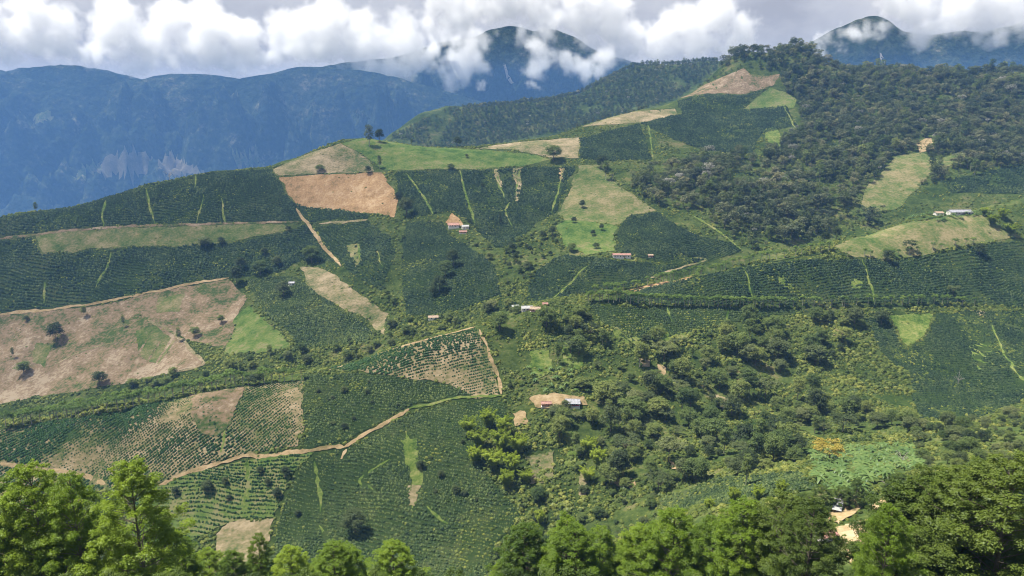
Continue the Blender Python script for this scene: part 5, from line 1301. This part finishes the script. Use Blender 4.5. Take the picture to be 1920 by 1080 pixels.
# power pole on the right slope
p = hit(1819, 322, 900, 1150)[0]
r = bpy.data.objects.new('power_pole', None); COL.objects.link(r); r.location = tuple(p - [0, 0, .5]); r['label'] = 'pale power pole in the coffee at the upper right'; r['category'] = 'pole'
V = []; F = []; tube(V, F, [(0, 0, 0), (0, 0, 12)], [.22, .13], 8); link('pole', tm('pole', V, F, M['pale_bark']), None, r)
boxo('crossarm', (-1.2, 1.2, -.08, .08, 11.0, 11.2), 'wood', r)

# ------------------------------------------------------------------ clouds round the far summits: real bodies of vapour
cm, nt = mat_new('cloud')
o_ = nt.nodes.new('ShaderNodeOutputMaterial'); pv = nt.nodes.new('ShaderNodeVolumePrincipled')
pv.inputs['Color'].default_value = (1, 1, 1, 1); pv.inputs['Density'].default_value = 1.0; pv.inputs['Anisotropy'].default_value = .0
nt.links.new(pv.outputs[0], o_.inputs['Volume'])
def cloud(puffs_px, label, voxel=21.0, dens=.0075, wisp=.7):
    P = []; R = []
    for px, py, r, Y in puffs_px:
        dx, dz = pix_dir(px, py)
        P.append((float(dx * Y), Y, float(dz * Y))); R.append(r * Y / FPX)
    P = np.array(P); R = np.array(R)
    lo = (P - R[:, None] * 1.25).min(0); hi = (P + R[:, None] * 1.25).max(0)
    res = np.maximum(4, np.ceil((hi - lo) / voxel)).astype(int)
    me = bpy.data.meshes.new('cloud'); me.vertices.add(len(P)); me.vertices.foreach_set('co', P.astype(np.float32).ravel())
    a = me.attributes.new('rad', 'FLOAT', 'POINT'); a.data.foreach_set('value', R.astype(np.float32))
    ob = link('cloud', me, None, kind='stuff', label=label, cat='cloud')
    me.materials.append(cm)
    ng = bpy.data.node_groups.new('cloud_body', 'GeometryNodeTree')
    ng.interface.new_socket('Geometry', in_out='INPUT', socket_type='NodeSocketGeometry'); ng.interface.new_socket('Geometry', in_out='OUTPUT', socket_type='NodeSocketGeometry')
    N = ng.nodes.new; L = ng.links.new
    gi = N('NodeGroupInput'); go = N('NodeGroupOutput'); vc = N('GeometryNodeVolumeCube'); sm = N('GeometryNodeSetMaterial'); sm.inputs['Material'].default_value = cm
    vc.inputs['Min'].default_value = lo; vc.inputs['Max'].default_value = hi
    for k, q in zip(('X', 'Y', 'Z'), res):
        vc.inputs['Resolution ' + k].default_value = int(q)
    pos = N('GeometryNodeInputPosition')
    # billowing outline: shift the sample point by noise before measuring how deep it lies in the nearest puff
    n1 = N('ShaderNodeTexNoise'); n1.inputs['Scale'].default_value = .0036; n1.inputs['Detail'].default_value = 5.0; n1.inputs['Roughness'].default_value = .62
    L(pos.outputs[0], n1.inputs['Vector'])
    sb = N('ShaderNodeVectorMath'); sb.operation = 'SUBTRACT'; sb.inputs[1].default_value = (.5, .5, .5); L(n1.outputs['Color'], sb.inputs[0])
    sc_ = N('ShaderNodeVectorMath'); sc_.operation = 'SCALE'; sc_.inputs['Scale'].default_value = 560.0; L(sb.outputs[0], sc_.inputs[0])
    ad = N('ShaderNodeVectorMath'); ad.operation = 'ADD'; L(pos.outputs[0], ad.inputs[0]); L(sc_.outputs[0], ad.inputs[1])
    sn = N('GeometryNodeSampleNearest'); sn.domain = 'POINT'; L(gi.outputs[0], sn.inputs[0]); L(ad.outputs[0], sn.inputs['Sample Position'])
    s1 = N('GeometryNodeSampleIndex'); s1.data_type = 'FLOAT_VECTOR'; s2 = N('GeometryNodeSampleIndex'); s2.data_type = 'FLOAT'
    pp = N('GeometryNodeInputPosition'); ra = N('GeometryNodeInputNamedAttribute'); ra.data_type = 'FLOAT'; ra.inputs[0].default_value = 'rad'
    L(gi.outputs[0], s1.inputs[0]); L(pp.outputs[0], s1.inputs[1]); L(sn.outputs[0], s1.inputs['Index'])
    L(gi.outputs[0], s2.inputs[0]); L(ra.outputs[0], s2.inputs[1]); L(sn.outputs[0], s2.inputs['Index'])
    dd = N('ShaderNodeVectorMath'); dd.operation = 'DISTANCE'; L(ad.outputs[0], dd.inputs[0]); L(s1.outputs[0], dd.inputs[1])
    dv = N('ShaderNodeMath'); dv.operation = 'DIVIDE'; L(dd.outputs['Value'], dv.inputs[0]); L(s2.outputs[0], dv.inputs[1])
    n2 = N('ShaderNodeTexNoise'); n2.inputs['Scale'].default_value = .009; n2.inputs['Detail'].default_value = 3.0
    L(pos.outputs[0], n2.inputs['Vector'])
    ma = N('ShaderNodeMath'); ma.operation = 'MULTIPLY_ADD'; ma.inputs[1].default_value = wisp; L(n2.outputs['Fac'], ma.inputs[0]); L(dv.outputs[0], ma.inputs[2])
    mr = N('ShaderNodeMapRange'); mr.inputs[1].default_value = 1.0 + wisp * .5; mr.inputs[2].default_value = .52 + wisp * .5; mr.inputs[3].default_value = 0; mr.inputs[4].default_value = dens
    L(ma.outputs[0], mr.inputs[0]); L(mr.outputs[0], vc.inputs['Density'])
    L(vc.outputs[0], sm.inputs[0]); L(sm.outputs[0], go.inputs[0])
    md = ob.modifiers.new('cloud_body', 'NODES'); md.node_group = ng
    return ob
def bank(edge, top, Y, dY, seed, r0=24, r1=46):
    """puffs whose lower edge follows a line in the photograph, piled up to row `top`"""
    rng = np.random.default_rng(seed); o = []
    e_ = np.array(edge, float)
    px = e_[0, 0]
    while px < e_[-1, 0]:
        yb = np.interp(px, e_[:, 0], e_[:, 1]) + rng.normal() * 7; r = r0 * (.7 + .6 * rng.random())
        o.append((px, yb - r * .95, r, Y + rng.normal() * dY))
        y = yb - r * 1.9
        while y > max(top, yb - 75):
            r = r0 + (r1 - r0) * min(1, (yb - y) / 110) * (.6 + .5 * rng.random())
            o.append((px + rng.normal() * 14, y - r * .5, r, Y + rng.normal() * dY)); y -= r * 1.2
        px += r0 * 1.15
    return o
cloud(bank([(560,118),(600,128),(650,132),(690,152),(730,150),(770,146),(785,118),(790,96)], -50, 8150, 70, 1) + [(812,112,22,8100),(842,140,26,8050),(868,128,34,8050),(890,120,24,8080),(842,152,18,8000),(858,100,24,8100),(835,70,24,8300),(870,58,30,8350)], 'white cloud bank hanging over the left shoulder of the central mountain')
cloud(bank([(800,64),(850,56),(900,46),(950,44),(985,60),(1020,88),(1050,58),(1080,66),(1110,108),(1150,112),(1250,118),(1340,116),(1400,108)], -60, 8450, 60, 2) + [(812,96,20,8150),(880,88,26,8150),(905,78,20,8200),(1010,95,26,8050),(985,60,16,8250),(1018,120,24,8000),(1000,108,16,8050),(1034,105,18,8050),(1062,118,22,8050),(1090,125,26,8050),(1098,142,16,8000),(1002,158,11,7950),(905,165,8,7950),(1130,118,26,8100)], 'white cloud crowning the central mountain summit')
cloud(bank([(-60,110),(0,118),(40,104),(110,100),(180,122),(260,134),(340,122),(450,140),(520,118),(570,108)], -50, 9700, 80, 3), 'long pale cloud bank behind the left range')
cloud(bank([(1672,30),(1690,66),(1720,80),(1760,78),(1800,66),(1850,76),(1920,72),(1990,66)], -60, 7750, 60, 4) + [(1545,82,14,7700),(1570,74,16,7700),(1600,68,18,7700),(1628,60,18,7700),(1648,52,14,7750),(1530,92,10,7700)], 'white cloud over the right peak')

# ------------------------------------------------------------------ the air
hv = [(x, y, z) for z in (-1000, 245) for y in (-110, 5440) for x in (-5500, 5500)]
me = mesh_from('haze', hv, [(0, 2, 3, 1), (4, 5, 7, 6), (0, 1, 5, 4), (2, 6, 7, 3), (0, 4, 6, 2), (1, 3, 7, 5)])
hm, nt = mat_new('haze')
o_ = nt.nodes.new('ShaderNodeOutputMaterial'); pv = nt.nodes.new('ShaderNodeVolumePrincipled')
pv.inputs['Color'].default_value = (.21, .46, 1.0, 1)
pv.inputs['Density'].default_value = 0.7e-4
pv.inputs['Anisotropy'].default_value = 0.0
nt.links.new(pv.outputs[0], o_.inputs['Volume'])
link('haze', me, hm, kind='stuff', label='thin blue haze hanging over the valleys', cat='haze')
